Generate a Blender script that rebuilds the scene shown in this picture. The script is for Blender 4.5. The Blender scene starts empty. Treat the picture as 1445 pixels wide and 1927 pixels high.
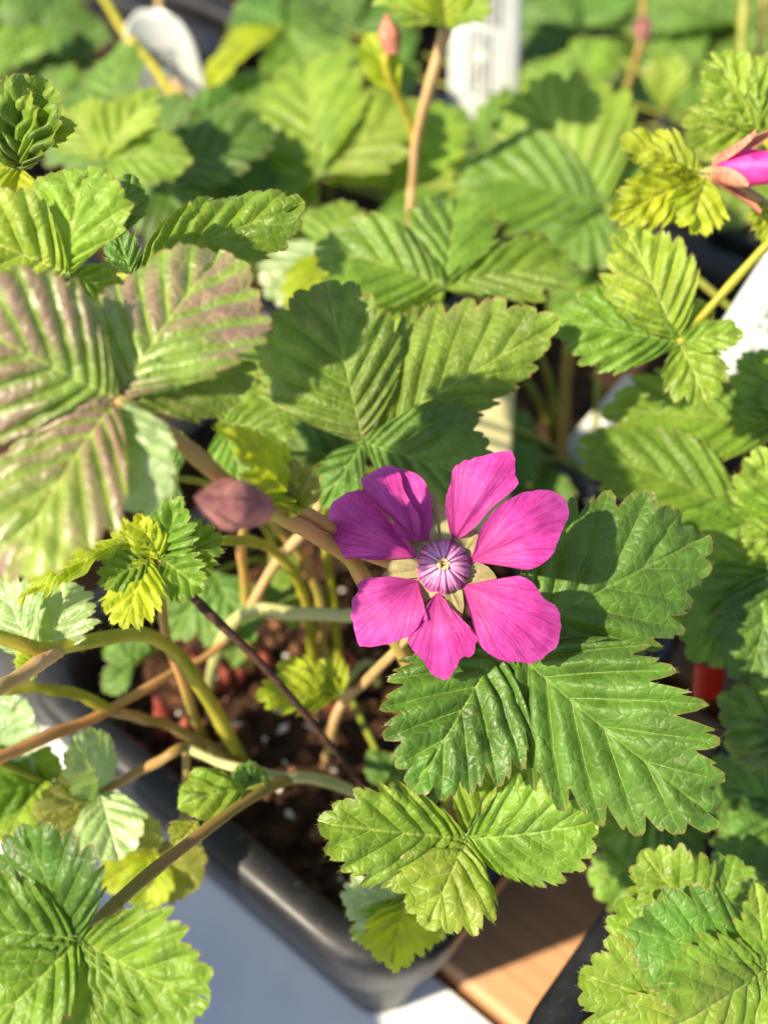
import bpy, math, random
import numpy as np
from mathutils import Vector

# ------------------------------------------------------------------ camera, light
MM = 0.001
SC = bpy.context.scene
COL = SC.collection
PITCH = math.radians(50.0)
SP, CP = math.sin(PITCH), math.cos(PITCH)
CAM = np.array([0.0, 0.0, 0.250])
FPX = 2098.0
PW, PH = 1445.0, 1927.0

cam_d = bpy.data.cameras.new('camera')
cam = bpy.data.objects.new('camera', cam_d)
COL.objects.link(cam)
cam.location = CAM
cam.rotation_euler = (math.pi / 2 - PITCH, 0, 0)
cam_d.sensor_fit = 'VERTICAL'
cam_d.sensor_height = 24.0
cam_d.lens = FPX / PH * 24.0
cam_d.clip_start = 0.005
cam_d.clip_end = 20.0
cam_d.dof.use_dof = True
cam_d.dof.focus_distance = 0.131
cam_d.dof.aperture_fstop = 10.0
SC.camera = cam

TO_SUN = np.array([-0.62, -0.36, 0.68]); TO_SUN /= np.linalg.norm(TO_SUN)
SUN_EL = math.asin(TO_SUN[2])
SUN_AZ = math.atan2(TO_SUN[0], TO_SUN[1])
w = bpy.data.worlds.new('World'); SC.world = w; w.use_nodes = True
nt = w.node_tree
for n in list(nt.nodes): nt.nodes.remove(n)
sky = nt.nodes.new('ShaderNodeTexSky'); sky.sky_type = 'NISHITA'; sky.sun_disc = False
sky.sun_elevation = SUN_EL; sky.sun_rotation = SUN_AZ
bg = nt.nodes.new('ShaderNodeBackground'); bg.inputs[1].default_value = 0.10
ow = nt.nodes.new('ShaderNodeOutputWorld')
nt.links.new(sky.outputs[0], bg.inputs[0]); nt.links.new(bg.outputs[0], ow.inputs[0])
sun_d = bpy.data.lights.new('sun', 'SUN'); sun_d.energy = 4.9; sun_d.angle = math.radians(1.0)
sun_d.color = (1.0, 0.86, 0.64)
sun = bpy.data.objects.new('sun', sun_d); COL.objects.link(sun)
sun.location = (-0.4, -0.3, 0.6)
sun.rotation_euler = Vector(TO_SUN).to_track_quat('Z', 'Y').to_euler()
SC.view_settings.view_transform = 'Standard'
SC.view_settings.look = 'None'
SC.view_settings.exposure = 1.05
SC.view_settings.gamma = 1.0
SC.view_settings.use_curve_mapping = False
SC.render.engine = 'CYCLES'
SC.cycles.max_bounces = 10
SC.cycles.transmission_bounces = 8
SC.cycles.sample_clamp_indirect = 6.0

# ------------------------------------------------------------------ geometry helpers
RX = np.array([1.0, 0, 0]); UX = np.array([0, SP, CP]); FX = np.array([0, CP, -SP])

def ray(px, py):
    return FX + (px - PW / 2) / FPX * RX + (PH / 2 - py) / FPX * UX

def P(px, py, d):
    """point at distance d (mm, along the view axis) seen at a photo position"""
    return CAM + ray(px, py) * d * MM

def PZ(px, py, z):
    r = ray(px, py)
    return CAM + r * ((z * MM - CAM[2]) / r[2])

def nrm(v):
    v = np.asarray(v, float); return v / (np.linalg.norm(v) + 1e-12)

def IMG(a, b, c):
    """right, up, towards the viewer -> world direction"""
    return nrm(a * RX + b * UX - c * FX)

ORG = {}
def mk(name, verts, faces, mat, parent=None, origin=None, uv=None, uv2=None, smooth=True):
    verts = np.asarray(verts, float)
    if origin is None: origin = verts.mean(0)
    origin = np.asarray(origin, float)
    me = bpy.data.meshes.new(name)
    v = verts - origin
    if isinstance(faces, np.ndarray):
        nf, k = faces.shape
        me.vertices.add(len(v)); me.vertices.foreach_set('co', v.astype(np.float32).ravel())
        me.loops.add(nf * k); me.loops.foreach_set('vertex_index', faces.astype(np.int32).ravel())
        me.polygons.add(nf); me.polygons.foreach_set('loop_start', np.arange(0, nf * k, k, dtype=np.int32))
        me.update(calc_edges=True)
    else:
        me.from_pydata([tuple(p) for p in v], [], faces)
    if uv is not None or uv2 is not None:
        li = np.empty(len(me.loops), np.int32); me.loops.foreach_get('vertex_index', li)
        for nm, arr in (('vein', uv), ('flat', uv2)):
            if arr is not None:
                l = me.uv_layers.new(name=nm)
                l.data.foreach_set('uv', np.asarray(arr, np.float32)[li].ravel())
    me.polygons.foreach_set('use_smooth', np.full(len(me.polygons), smooth))
    if mat is not None:
        for m in (mat if isinstance(mat, (list, tuple)) else [mat]): me.materials.append(m)
    o = bpy.data.objects.new(name, me); COL.objects.link(o)
    return place(o, parent, origin)

def place(o, parent, origin):
    origin = np.asarray(origin, float)
    if parent is not None:
        o.parent = parent; o.location = origin - ORG[parent.name]
    else:
        o.location = origin
    ORG[o.name] = origin
    return o

def tag(o, label=None, cat=None, group=None, kind=None):
    if label: o['label'] = label
    if cat: o['category'] = cat
    if group: o['group'] = group
    if kind: o['kind'] = kind
    return o

def thing(name, origin, label, cat, group=None):
    o = bpy.data.objects.new(name, None); COL.objects.link(o)
    o.empty_display_size = 0.01
    place(o, None, origin)
    return tag(o, label, cat, group)

def catmull(pts, sub=8):
    pts = [np.asarray(p, float) for p in pts]
    if len(pts) == 2:
        return np.array([pts[0] + (pts[1] - pts[0]) * i / sub for i in range(sub + 1)])
    ext = [2 * pts[0] - pts[1]] + pts + [2 * pts[-1] - pts[-2]]
    out = []
    for i in range(1, len(ext) - 2):
        p0, p1, p2, p3 = ext[i - 1:i + 3]
        for k in range(sub):
            t = k / sub
            out.append(0.5 * (2 * p1 + (p2 - p0) * t + (2 * p0 - 5 * p1 + 4 * p2 - p3) * t * t + (3 * p1 - p0 - 3 * p2 + p3) * t ** 3))
    out.append(pts[-1])
    return np.array(out)

def tube(path, radii, seg=8, hairs=0.0, hair_len=0.5, rng=None, twist=0.0, flat=1.0):
    """verts, faces for a closed tapering tube; hairs per mm of length"""
    path = np.asarray(path); n = len(path)
    radii = np.interp(np.linspace(0, 1, n), np.linspace(0, 1, len(radii)), radii) * MM
    tan = np.gradient(path, axis=0); tan /= np.linalg.norm(tan, axis=1)[:, None] + 1e-12
    jr = np.random.default_rng(n * 7 + seg); xx = np.linspace(0, 1, n)
    radii = radii * (1 + 0.05 * np.sin(xx * 17 + jr.random() * 6) + 0.04 * np.sin(xx * 41 + jr.random() * 6))
    ref = nrm(np.cross(tan[0], [0.3, 0.2, 0.9]))
    V, F = [], []
    fr = []
    for i in range(n):
        ref = nrm(ref - tan[i] * np.dot(ref, tan[i])); b = np.cross(tan[i], ref)
        fr.append((ref.copy(), b))
        for k in range(seg):
            a = 2 * math.pi * k / seg
            V.append(path[i] + radii[i] * (math.cos(a) * ref + flat * math.sin(a) * b))
    for i in range(n - 1):
        for k in range(seg):
            k2 = (k + 1) % seg
            F.append((i * seg + k, i * seg + k2, (i + 1) * seg + k2, (i + 1) * seg + k))
    V.append(path[0]); V.append(path[-1]); c0, c1 = len(V) - 2, len(V) - 1
    for k in range(seg):
        F.append((c0, (k + 1) % seg, k)); F.append((c1, (n - 1) * seg + k, (n - 1) * seg + (k + 1) % seg))
    if hairs > 0:
        rng = rng or random.Random(7)
        L = np.linalg.norm(np.diff(path, axis=0), axis=1).sum() / MM
        for _ in range(int(L * hairs)):
            x = rng.random() * (n - 1.001); i = int(x); t = x - i
            c = path[i] * (1 - t) + path[i + 1] * t; r = radii[i]
            a = rng.random() * 2 * math.pi
            d = math.cos(a) * fr[i][0] + math.sin(a) * fr[i][1]
            d2 = nrm(d + tan[i] * rng.uniform(-0.5, 0.7))
            s = nrm(np.cross(d2, [rng.random(), rng.random(), rng.random()])) * 0.028 * MM
            p = c + d * r * 0.96; hl = hair_len * rng.uniform(0.5, 1.2) * MM
            b = len(V); V += [p - s, p + s, p + d2 * hl]; F.append((b, b + 1, b + 2))
    return V, F

# ------------------------------------------------------------------ materials
def srgb(h):
    c = [int(h[i:i + 2], 16) / 255 for i in (0, 2, 4)]
    return tuple(x / 12.92 if x < 0.04045 else ((x + 0.055) / 1.055) ** 2.4 for x in c) + (1.0,)

class NT:
    def __init__(s, name):
        s.m = bpy.data.materials.new(name); s.m.use_nodes = True; s.t = s.m.node_tree
        for n in list(s.t.nodes): s.t.nodes.remove(n)
        s.out = s.t.nodes.new('ShaderNodeOutputMaterial')
    def n(s, typ, **kw):
        x = s.t.nodes.new('ShaderNode' + typ)
        for k, v in kw.items(): setattr(x, k, v)
        return x
    def l(s, a, b): s.t.links.new(a, b)
    def val(s, sock, v):
        if hasattr(v, 'is_linked') or hasattr(v, 'links'): s.l(v, sock)
        else: sock.default_value = v
    def math(s, op, a, b=0.0, c=0.0, clamp=False):
        x = s.n('Math', operation=op); x.use_clamp = clamp
        s.val(x.inputs[0], a); s.val(x.inputs[1], b); s.val(x.inputs[2], c)
        return x.outputs[0]
    def mix(s, f, a, b, mode='MIX'):
        x = s.n('MixRGB', blend_type=mode)
        s.val(x.inputs[0], f); s.val(x.inputs[1], a); s.val(x.inputs[2], b)
        return x.outputs[0]
    def step(s, v, lo, hi):
        x = s.n('MapRange', interpolation_type='SMOOTHSTEP'); x.clamp = True
        s.val(x.inputs[0], v); s.val(x.inputs[1], lo); s.val(x.inputs[2], hi)
        x.inputs[3].default_value = 0; x.inputs[4].default_value = 1
        return x.outputs[0]
    def noise(s, vec, scale, detail=3, rough=0.55, dim='3D'):
        x = s.n('TexNoise', noise_dimensions=dim)
        if vec is not None: s.l(vec, x.inputs['Vector'])
        x.inputs['Scale'].default_value = scale; x.inputs['Detail'].default_value = detail
        x.inputs['Roughness'].default_value = rough
        return x.outputs[0]

def leaf_material(name, dark, light, vein, trans, trans_col, rough=0.42, bronze=None, bronze_amt=0.0, under=None, edge='8a6a3a', coat=0.0, sheen=0.06):
    q = NT(name)
    uv = q.n('UVMap', uv_map='vein'); fl = q.n('UVMap', uv_map='flat')
    sx = q.n('SeparateXYZ'); q.l(uv.outputs[0], sx.inputs[0])
    fx = q.n('SeparateXYZ'); q.l(fl.outputs[0], fx.inputs[0])
    info = q.n('ObjectInfo'); rnd = info.outputs['Random']
    off = q.n('VectorMath', operation='ADD'); q.l(fl.outputs[0], off.inputs[0])
    cmb = q.n('CombineXYZ'); q.l(q.math('MULTIPLY', rnd, 91.0), cmb.inputs[0]); q.l(q.math('MULTIPLY', rnd, 47.0), cmb.inputs[1])
    q.l(cmb.outputs[0], off.inputs[1]); fv = off.outputs[0]
    # vein masks
    d = q.math('ABSOLUTE', q.math('SUBTRACT', q.math('FRACT', q.math('ADD', sx.outputs[0], 0.5)), 0.5))
    wd = q.math('MULTIPLY_ADD', sx.outputs[1], -0.035, 0.055)
    side = q.math('SUBTRACT', 1.0, q.step(d, q.math('MULTIPLY', wd, 0.25), wd))
    ax = q.math('ABSOLUTE', fx.outputs[0])
    mid = q.math('SUBTRACT', 1.0, q.step(ax, 0.10, 0.30))
    # net of small veins, its cells stretched across the panels
    wn = q.n('TexNoise', noise_dimensions='2D'); q.l(fv, wn.inputs['Vector']); wn.inputs['Scale'].default_value = 0.7
    wv = q.n('VectorMath', operation='MULTIPLY_ADD'); q.l(wn.outputs['Color'], wv.inputs[0]); wv.inputs[1].default_value = (0.9, 0.9, 0); q.l(fv, wv.inputs[2])
    vo = q.n('TexVoronoi', voronoi_dimensions='2D', feature='DISTANCE_TO_EDGE'); q.l(wv.outputs[0], vo.inputs['Vector']); vo.inputs['Scale'].default_value = 0.75
    net = q.math('SUBTRACT', 1.0, q.step(vo.outputs[0], 0.0, 0.20))
    vo2 = q.n('TexVoronoi', voronoi_dimensions='2D', feature='DISTANCE_TO_EDGE'); q.l(wv.outputs[0], vo2.inputs['Vector']); vo2.inputs['Scale'].default_value = 2.2
    net2 = q.math('SUBTRACT', 1.0, q.step(vo2.outputs[0], 0.0, 0.16))
    veins = q.math('MAXIMUM', mid, side)
    # colour
    big = q.noise(fv, 0.16, 3, 0.6, '2D'); fine = q.noise(fv, 1.6, 3, 0.6, '2D')
    c = q.mix(q.step(big, 0.30, 0.70), srgb(dark), srgb(light))
    c = q.mix(q.math('MULTIPLY', fine, 0.22), c, srgb(dark))
    if bronze:
        nb = q.step(q.noise(fv, 0.09, 2, 0.5, '2D'), 0.58 - bronze_amt * 0.4, 0.90 - bronze_amt * 0.3)
        pan = q.math('MULTIPLY', q.step(d, 0.03, 0.30), nb)
        c = q.mix(q.math('MULTIPLY', pan, min(1, bronze_amt + 0.25)), c, srgb(bronze))
    c = q.mix(q.math('MULTIPLY', net, 0.13), c, srgb(vein))
    c = q.mix(q.math('MULTIPLY', net2, 0.06), c, srgb(vein))
    c = q.mix(q.math('MULTIPLY', veins, 0.48), c, srgb(vein))
    rim = q.math('MULTIPLY', q.step(sx.outputs[1], 0.94, 1.0), 0.55)
    c = q.mix(rim, c, srgb(edge))
    hs = q.n('HueSaturation'); q.l(c, hs.inputs['Color'])
    q.l(q.math('MULTIPLY_ADD', rnd, 0.024, 0.488), hs.inputs['Hue'])
    q.l(q.math('MULTIPLY_ADD', q.math('FRACT', q.math('MULTIPLY', rnd, 13.7)), 0.30, 0.86), hs.inputs['Value'])
    c = hs.outputs[0]
    geo = q.n('NewGeometry')
    cu = q.mix(q.math('MULTIPLY', geo.outputs['Backfacing'], 0.65), c, srgb(under or '9fb57a'))
    # relief
    hgt = q.math('MULTIPLY', q.math('SUBTRACT', 1.0, q.math('POWER', q.math('SUBTRACT', 1.0, q.step(vo.outputs[0], -0.05, 0.42)), 2.0)), 1.1)
    hgt = q.math('MULTIPLY_ADD', net2, -0.18, hgt)
    hgt = q.math('MULTIPLY_ADD', veins, -0.9, hgt)
    hgt = q.math('MULTIPLY_ADD', q.noise(fv, 0.6, 2, 0.4, '2D'), 0.4, hgt)
    hgt = q.math('MULTIPLY_ADD', q.noise(fv, 6.0, 2, 0.6, '2D'), 0.10, hgt)
    bp = q.n('Bump'); bp.inputs['Strength'].default_value = 0.8; bp.inputs['Distance'].default_value = 0.00009
    q.l(hgt, bp.inputs['Height'])
    pr = q.n('BsdfPrincipled'); q.l(cu, pr.inputs['Base Color']); q.l(bp.outputs[0], pr.inputs['Normal'])
    rg = q.math('MULTIPLY_ADD', fine, 0.20, rough + 0.01)
    q.l(q.math('MULTIPLY_ADD', geo.outputs['Backfacing'], 0.2, rg), pr.inputs['Roughness'])
    pr.inputs['Specular IOR Level'].default_value = 0.5
    pr.inputs['Sheen Weight'].default_value = sheen; pr.inputs['Coat Weight'].default_value = coat; pr.inputs['Coat Roughness'].default_value = 0.32
    tr = q.n('BsdfTranslucent')
    tc = q.mix(q.math('MULTIPLY', veins, 0.35), srgb(trans_col), srgb(dark)); tc = q.mix(q.math('MULTIPLY', fine, 0.4), tc, srgb(light)); q.l(tc, tr.inputs[0])
    ms = q.n('MixShader'); ms.inputs[0].default_value = trans
    q.l(pr.outputs[0], ms.inputs[1]); q.l(tr.outputs[0], ms.inputs[2]); q.l(ms.outputs[0], q.out.inputs[0])
    return q.m

LM = {
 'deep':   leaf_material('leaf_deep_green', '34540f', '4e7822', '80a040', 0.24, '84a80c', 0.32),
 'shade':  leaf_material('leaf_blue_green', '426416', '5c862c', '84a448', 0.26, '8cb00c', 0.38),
 'mid':    leaf_material('leaf_mid_green', '527414', '729628', '9cb44e', 0.30, 'a0c408', 0.34, '6e7838', 0.15),
 'fresh':  leaf_material('leaf_fresh_green', '688818', '8eaa34', 'b8c666', 0.36, 'b2d008', 0.34, '8e8844', 0.22),
 'young':  leaf_material('leaf_young_yellow_green', '869a10', 'aebc22', 'ccce56', 0.44, 'cadc06', 0.42),
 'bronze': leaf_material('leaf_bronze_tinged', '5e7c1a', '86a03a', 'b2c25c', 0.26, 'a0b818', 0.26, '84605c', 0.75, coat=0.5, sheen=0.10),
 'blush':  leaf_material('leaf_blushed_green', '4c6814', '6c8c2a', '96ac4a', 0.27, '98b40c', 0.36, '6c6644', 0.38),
 'olive':  leaf_material('leaf_olive', '667014', '8e9430', 'b6b054', 0.34, 'b0b610', 0.45, '7a6844', 0.3),
 'pale':   leaf_material('leaf_pale_green', '7a9a58', 'a8be84', 'c8d6a0', 0.32, 'b0d04c', 0.28, coat=0.5, sheen=0.12),
}

def petal_material():
    q = NT('petal_magenta')
    uv = q.n('UVMap', uv_map='vein'); sx = q.n('SeparateXYZ'); q.l(uv.outputs[0], sx.inputs[0])
    fl = q.n('UVMap', uv_map='flat')
    # branching veins: angular lines disturbed by noise, denser outward
    wob = q.math('MULTIPLY_ADD', q.math('SUBTRACT', q.noise(fl.outputs[0], 0.35, 1, 0.4, '2D'), 0.5), 0.45, sx.outputs[0])
    def lines(k, wdt, off):
        d = q.math('ABSOLUTE', q.math('SUBTRACT', q.math('FRACT', q.math('MULTIPLY_ADD', wob, k, off)), 0.5))
        return q.math('SUBTRACT', 1.0, q.step(d, wdt * 0.2, wdt))
    l1 = q.math('MULTIPLY', lines(1.0, 0.06, 0.1), q.math('SUBTRACT', 1.0, q.step(sx.outputs[1], 0.72, 0.98)))
    l2 = q.math('MULTIPLY', lines(2.13, 0.085, 0.4), q.math('MULTIPLY', q.step(sx.outputs[1], 0.25, 0.45), q.math('SUBTRACT', 1.0, q.step(sx.outputs[1], 0.62, 0.9))))
    vn = q.math('MAXIMUM', l1, q.math('MULTIPLY', l2, 0.7))
    nz = q.noise(fl.outputs[0], 0.45, 4, 0.6, '2D')
    c = q.mix(q.step(nz, 0.35, 0.7), srgb('b01580'), srgb('c83a9c'))
    c = q.mix(q.math('MULTIPLY', q.step(sx.outputs[1], 0.55, 0.05), 0.7), c, srgb('8a0a58'))
    c = q.mix(q.math('MULTIPLY', q.step(sx.outputs[1], 0.9, 1.0), 0.35), c, srgb('e070c4'))
    c = q.mix(q.math('MULTIPLY', vn, 0.72), c, srgb('7c0a5a'))
    st = q.n('CombineXYZ'); q.l(q.math('MULTIPLY', sx.outputs[0], 3.0), st.inputs[0]); q.l(q.math('MULTIPLY', sx.outputs[1], 1.6), st.inputs[1])
    streak = q.noise(st.outputs[0], 2.0, 4, 0.65, '2D')
    c = q.mix(q.math('MULTIPLY', q.step(streak, 0.45, 0.75), 0.35), c, srgb('e668bc'))
    c = q.mix(q.math('MULTIPLY', q.step(streak, 0.5, 0.25), 0.35), c, srgb('9c1272'))
    c = q.mix(q.math('MULTIPLY', q.noise(fl.outputs[0], 9.0, 2, 0.6, '2D'), 0.16), c, srgb('f08ad6'))
    h = q.math('MULTIPLY_ADD', streak, 1.6, q.math('MULTIPLY', vn, -0.9)); h = q.math('MULTIPLY_ADD', 1.0, h, q.math('MULTIPLY', q.noise(fl.outputs[0], 7.0, 3, 0.6, '2D'), 0.5))
    h = q.math('MULTIPLY_ADD', q.noise(fl.outputs[0], 0.9, 2, 0.5, '2D'), 1.5, h)
    bp = q.n('Bump'); bp.inputs['Strength'].default_value = 0.5; bp.inputs['Distance'].default_value = 0.00012; q.l(h, bp.inputs['Height'])
    pr = q.n('BsdfPrincipled'); q.l(c, pr.inputs['Base Color']); q.l(bp.outputs[0], pr.inputs['Normal'])
    pr.inputs['Roughness'].default_value = 0.45; pr.inputs['Specular IOR Level'].default_value = 0.4
    pr.inputs['Sheen Weight'].default_value = 0.10; pr.inputs['Sheen Roughness'].default_value = 0.4
    pr.inputs['Sheen Tint'].default_value = srgb('ff9ae0')
    tr = q.n('BsdfTranslucent'); q.l(q.mix(0.4, c, srgb('ee28a0')), tr.inputs[0])
    ms = q.n('MixShader'); ms.inputs[0].default_value = 0.22
    q.l(pr.outputs[0], ms.inputs[1]); q.l(tr.outputs[0], ms.inputs[2]); q.l(ms.outputs[0], q.out.inputs[0])
    return q.m

def soft_material(name, a, b, scale, rough=0.5, trans=0.15, bump=0.0, c3=None, spec=0.4, stretch=None, thr=(0.35, 0.65)):
    """two-tone noise material in object coordinates (scale per mm)"""
    q = NT(name)
    tc = q.n('TexCoord'); mp = q.n('Mapping'); q.l(tc.outputs['Object'], mp.inputs[0])
    s = stretch or (1, 1, 1)
    mp.inputs['Scale'].default_value = tuple(1000 * x for x in s)
    v = mp.outputs[0]
    n1 = q.noise(v, scale, 4, 0.6)
    c = q.mix(q.step(n1, *thr), srgb(a), srgb(b))
    if c3: c = q.mix(q.math('MULTIPLY', q.step(q.noise(v, scale * 5, 3, 0.6), 0.5, 0.7), 0.6), c, srgb(c3))
    pr = q.n('BsdfPrincipled'); q.l(c, pr.inputs['Base Color']); pr.inputs['Specular IOR Level'].default_value = spec
    q.l(q.math('MULTIPLY_ADD', q.noise(v, scale * 3, 2, 0.5), 0.25, rough - 0.12), pr.inputs['Roughness'])
    if bump:
        bp = q.n('Bump'); bp.inputs['Strength'].default_value = 0.7; bp.inputs['Distance'].default_value = bump * MM
        q.l(q.noise(v, scale * 6, 4, 0.65), bp.inputs['Height']); q.l(bp.outputs[0], pr.inputs['Normal'])
    if trans > 0:
        tr = q.n('BsdfTranslucent'); q.l(c, tr.inputs[0])
        ms = q.n('MixShader'); ms.inputs[0].default_value = trans
        q.l(pr.outputs[0], ms.inputs[1]); q.l(tr.outputs[0], ms.inputs[2]); q.l(ms.outputs[0], q.out.inputs[0])
    else:
        q.l(pr.outputs[0], q.out.inputs[0])
    return q.m

M_PETAL = petal_material()
M_SEPAL = soft_material('sepal_green_pink', '94985c', 'b0a07a', 0.8, 0.6, 0.30, 0.08, 'a87868', stretch=(2, 2, 2))
M_BUD = soft_material('bud_purple_brown', '7e4c4c', 'a8706a', 0.35, 0.6, 0.10, 0.10, 'b08878')
M_BUDPINK = soft_material('bud_salmon', 'b06a58', 'cf9478', 0.5, 0.6, 0.2, 0.08, 'd8a890')
M_HOTPINK = soft_material('bud_petal_magenta', 'd4208c', 'ee50b0', 0.3, 0.5, 0.3, 0.05)
M_FILA = soft_material('filament_pink', 'd072ae', 'e2a2ca', 0.9, 0.5, 0.25, 0.03, 'ecc4dc')
M_RECEP = soft_material('flower_core', '8e2c70', 'a8448a', 1.0, 0.7, 0.0)
M_ANTHER = soft_material('anther_cream', 'cdb078', 'e6d6a8', 1.2, 0.6, 0.1, 0.05, 'a86a60')
M_STEM = {
 'green':  soft_material('stem_green', '7f8e2c', 'a4a446', 0.12, 0.45, 0.22, 0.04),
 'yellow': soft_material('stem_yellow_green', 'a2a22a', 'c2b640', 0.10, 0.45, 0.28, 0.04),
 'orange': soft_material('stem_orange', 'b8aa56', 'cc9a60', 0.07, 0.45, 0.28, 0.04, 'c48a5c', thr=(0.4, 0.6)),
 'tan':    soft_material('stem_tan', 'b89a62', 'd2ae80', 0.10, 0.50, 0.20, 0.05),
 'olive':  soft_material('stem_olive_brown', '8e7e38', 'a07c48', 0.10, 0.45, 0.15, 0.04),
 'pale':   soft_material('stem_pale', 'a8ac6a', 'c2bf86', 0.10, 0.50, 0.22, 0.04),
 'red':    soft_material('stem_reddish', '8a3a34', 'b4604c', 0.15, 0.45, 0.15, 0.06, 'c88a70'),
 'twig':   soft_material('twig_dark_brown', '2e1c18', '57382c', 0.5, 0.75, 0.0, 0.25, '7a5a48'),
}
M_POT = None
def plastic_material():
    q = NT('pot_black_plastic')
    tc = q.n('TexCoord'); mp = q.n('Mapping'); q.l(tc.outputs['Object'], mp.inputs[0]); mp.inputs['Scale'].default_value = (1000,) * 3
    v = mp.outputs[0]
    dust = q.step(q.noise(v, 0.08, 6, 0.7), 0.38, 0.72); sp = q.step(q.noise(v, 0.7, 4, 0.7), 0.60, 0.72)
    c = q.mix(dust, srgb('131418'), srgb('232427')); c = q.mix(q.math('MULTIPLY', sp, 0.35), c, srgb('6a5444'))
    pr = q.n('BsdfPrincipled'); q.l(c, pr.inputs['Base Color']); pr.inputs['Specular IOR Level'].default_value = 0.38
    q.l(q.math('MULTIPLY_ADD', dust, 0.22, q.math('MULTIPLY_ADD', sp, 0.25, 0.42)), pr.inputs['Roughness'])
    bp = q.n('Bump'); bp.inputs['Strength'].default_value = 0.35; bp.inputs['Distance'].default_value = 0.0002
    q.l(q.noise(v, 0.25, 4, 0.6), bp.inputs['Height']); q.l(bp.outputs[0], pr.inputs['Normal'])
    q.l(pr.outputs[0], q.out.inputs[0]); return q.m
M_POT = plastic_material()
M_SOIL = soft_material('potting_soil', '1d120c', '46301f', 0.25, 0.85, 0.0, 0.8, '6a4a34', spec=0.2)
M_PERL = soft_material('perlite_grain', 'c9c0b4', 'ebe6de', 0.6, 0.8, 0.1, 0.15)
M_BARK = soft_material('bark_chip', '5a3a26', '8a5c40', 0.5, 0.8, 0.0, 0.3, 'a8785a')
M_TAG = soft_material('tag_white_plastic', 'c6cac8', 'd6d8d4', 0.05, 0.35, 0.2, 0.0)
M_TAGC = soft_material('tag_cream_plastic', 'd2cc9c', 'dcd6aa', 0.05, 0.45, 0.2, 0.0)
M_RED = soft_material('tag_red_plastic', '9a100c', 'ac1814', 0.05, 0.4, 0.1, 0.0)
M_INK = soft_material('print_ink', '26282c', '3a3c44', 0.5, 0.6, 0.0)
M_SHEET = soft_material('bench_white_sheet', 'dfe3e4', 'eceeee', 0.03, 0.55, 0.0, 0.1)
M_GROUND = soft_material('ground_black_cloth', '0c0d0c', '181a18', 0.2, 0.8, 0.0, 0.3)
def wood_material():
    q = NT('bench_wood')
    tc = q.n('TexCoord'); mp = q.n('Mapping'); q.l(tc.outputs['Object'], mp.inputs[0]); mp.inputs['Scale'].default_value = (1000,) * 3
    mp2 = q.n('Mapping'); q.l(mp.outputs[0], mp2.inputs[0]); mp2.inputs['Scale'].default_value = (0.03, 1.0, 1.0)
    g = q.noise(mp2.outputs[0], 0.55, 5, 0.65); g2 = q.noise(mp2.outputs[0], 2.2, 3, 0.6)
    c = q.mix(q.step(g, 0.35, 0.65), srgb('b4845c'), srgb('c89a70')); c = q.mix(q.math('MULTIPLY', q.step(g2, 0.5, 0.75), 0.35), c, srgb('8a5c3c'))
    pr = q.n('BsdfPrincipled'); q.l(c, pr.inputs['Base Color']); pr.inputs['Roughness'].default_value = 0.6
    bp = q.n('Bump'); bp.inputs['Strength'].default_value = 0.4; bp.inputs['Distance'].default_value = 0.0002
    q.l(g2, bp.inputs['Height']); q.l(bp.outputs[0], pr.inputs['Normal']); q.l(pr.outputs[0], q.out.inputs[0]); return q.m
M_WOOD = wood_material()

# ------------------------------------------------------------------ setting: bench, sheet, slats
AX = np.array([-0.774, 0.634, 0]); BX = np.array([0.634, 0.774, 0])
def AB(a, b, z): return (AX * a + BX * b) * MM + np.array([0, 0, z * MM])
o = mk('ground', [(-4, -3, -0.012), (4, -3, -0.012), (4, 6, -0.012), (-4, 6, -0.012)], [(0, 1, 2, 3)], M_GROUND, origin=(0, 0, -0.012))
tag(o, 'black cloth ground under the pots', None, kind='structure')

def slab(name, a0, a1, b0, b1, z0, z1, mat, bev=0.6, parent=None):
    # box aligned with the bench axes with chamfered top edges, object axes follow the bench
    V = []
    for (z, i) in ((z0, 0), (z1 - bev, 0), (z1, bev)):
        for a, b in ((a0 + i, b0 + i), (a1 - i, b0 + i), (a1 - i, b1 - i), (a0 + i, b1 - i)):
            V.append((-a * MM, b * MM, z * MM))
    F = [(3, 2, 1, 0), (8, 9, 10, 11)]
    for l in (0, 4):
        for k in range(4): F.append((l + k, l + (k + 1) % 4, l + 4 + (k + 1) % 4, l + 4 + k))
    o = mk(name, V, F, mat, None, origin=(0, 0, 0), smooth=False)
    o.rotation_euler = (0, 0, math.atan2(-AX[1], -AX[0]))
    return o
o = slab('bench_sheet', -420, 420, -200, 68, -12, -2.5, M_SHEET, 0.3); tag(o, 'white sheet on the bench in front of the pots', kind='structure')
for k in range(5):
    b0 = 70.5 + k * 98
    o = slab('bench_slat', -420, 420, b0, b0 + 92, -12, 0, M_WOOD, 1.2); tag(o, 'brown wooden slat of the bench', kind='structure')

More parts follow.
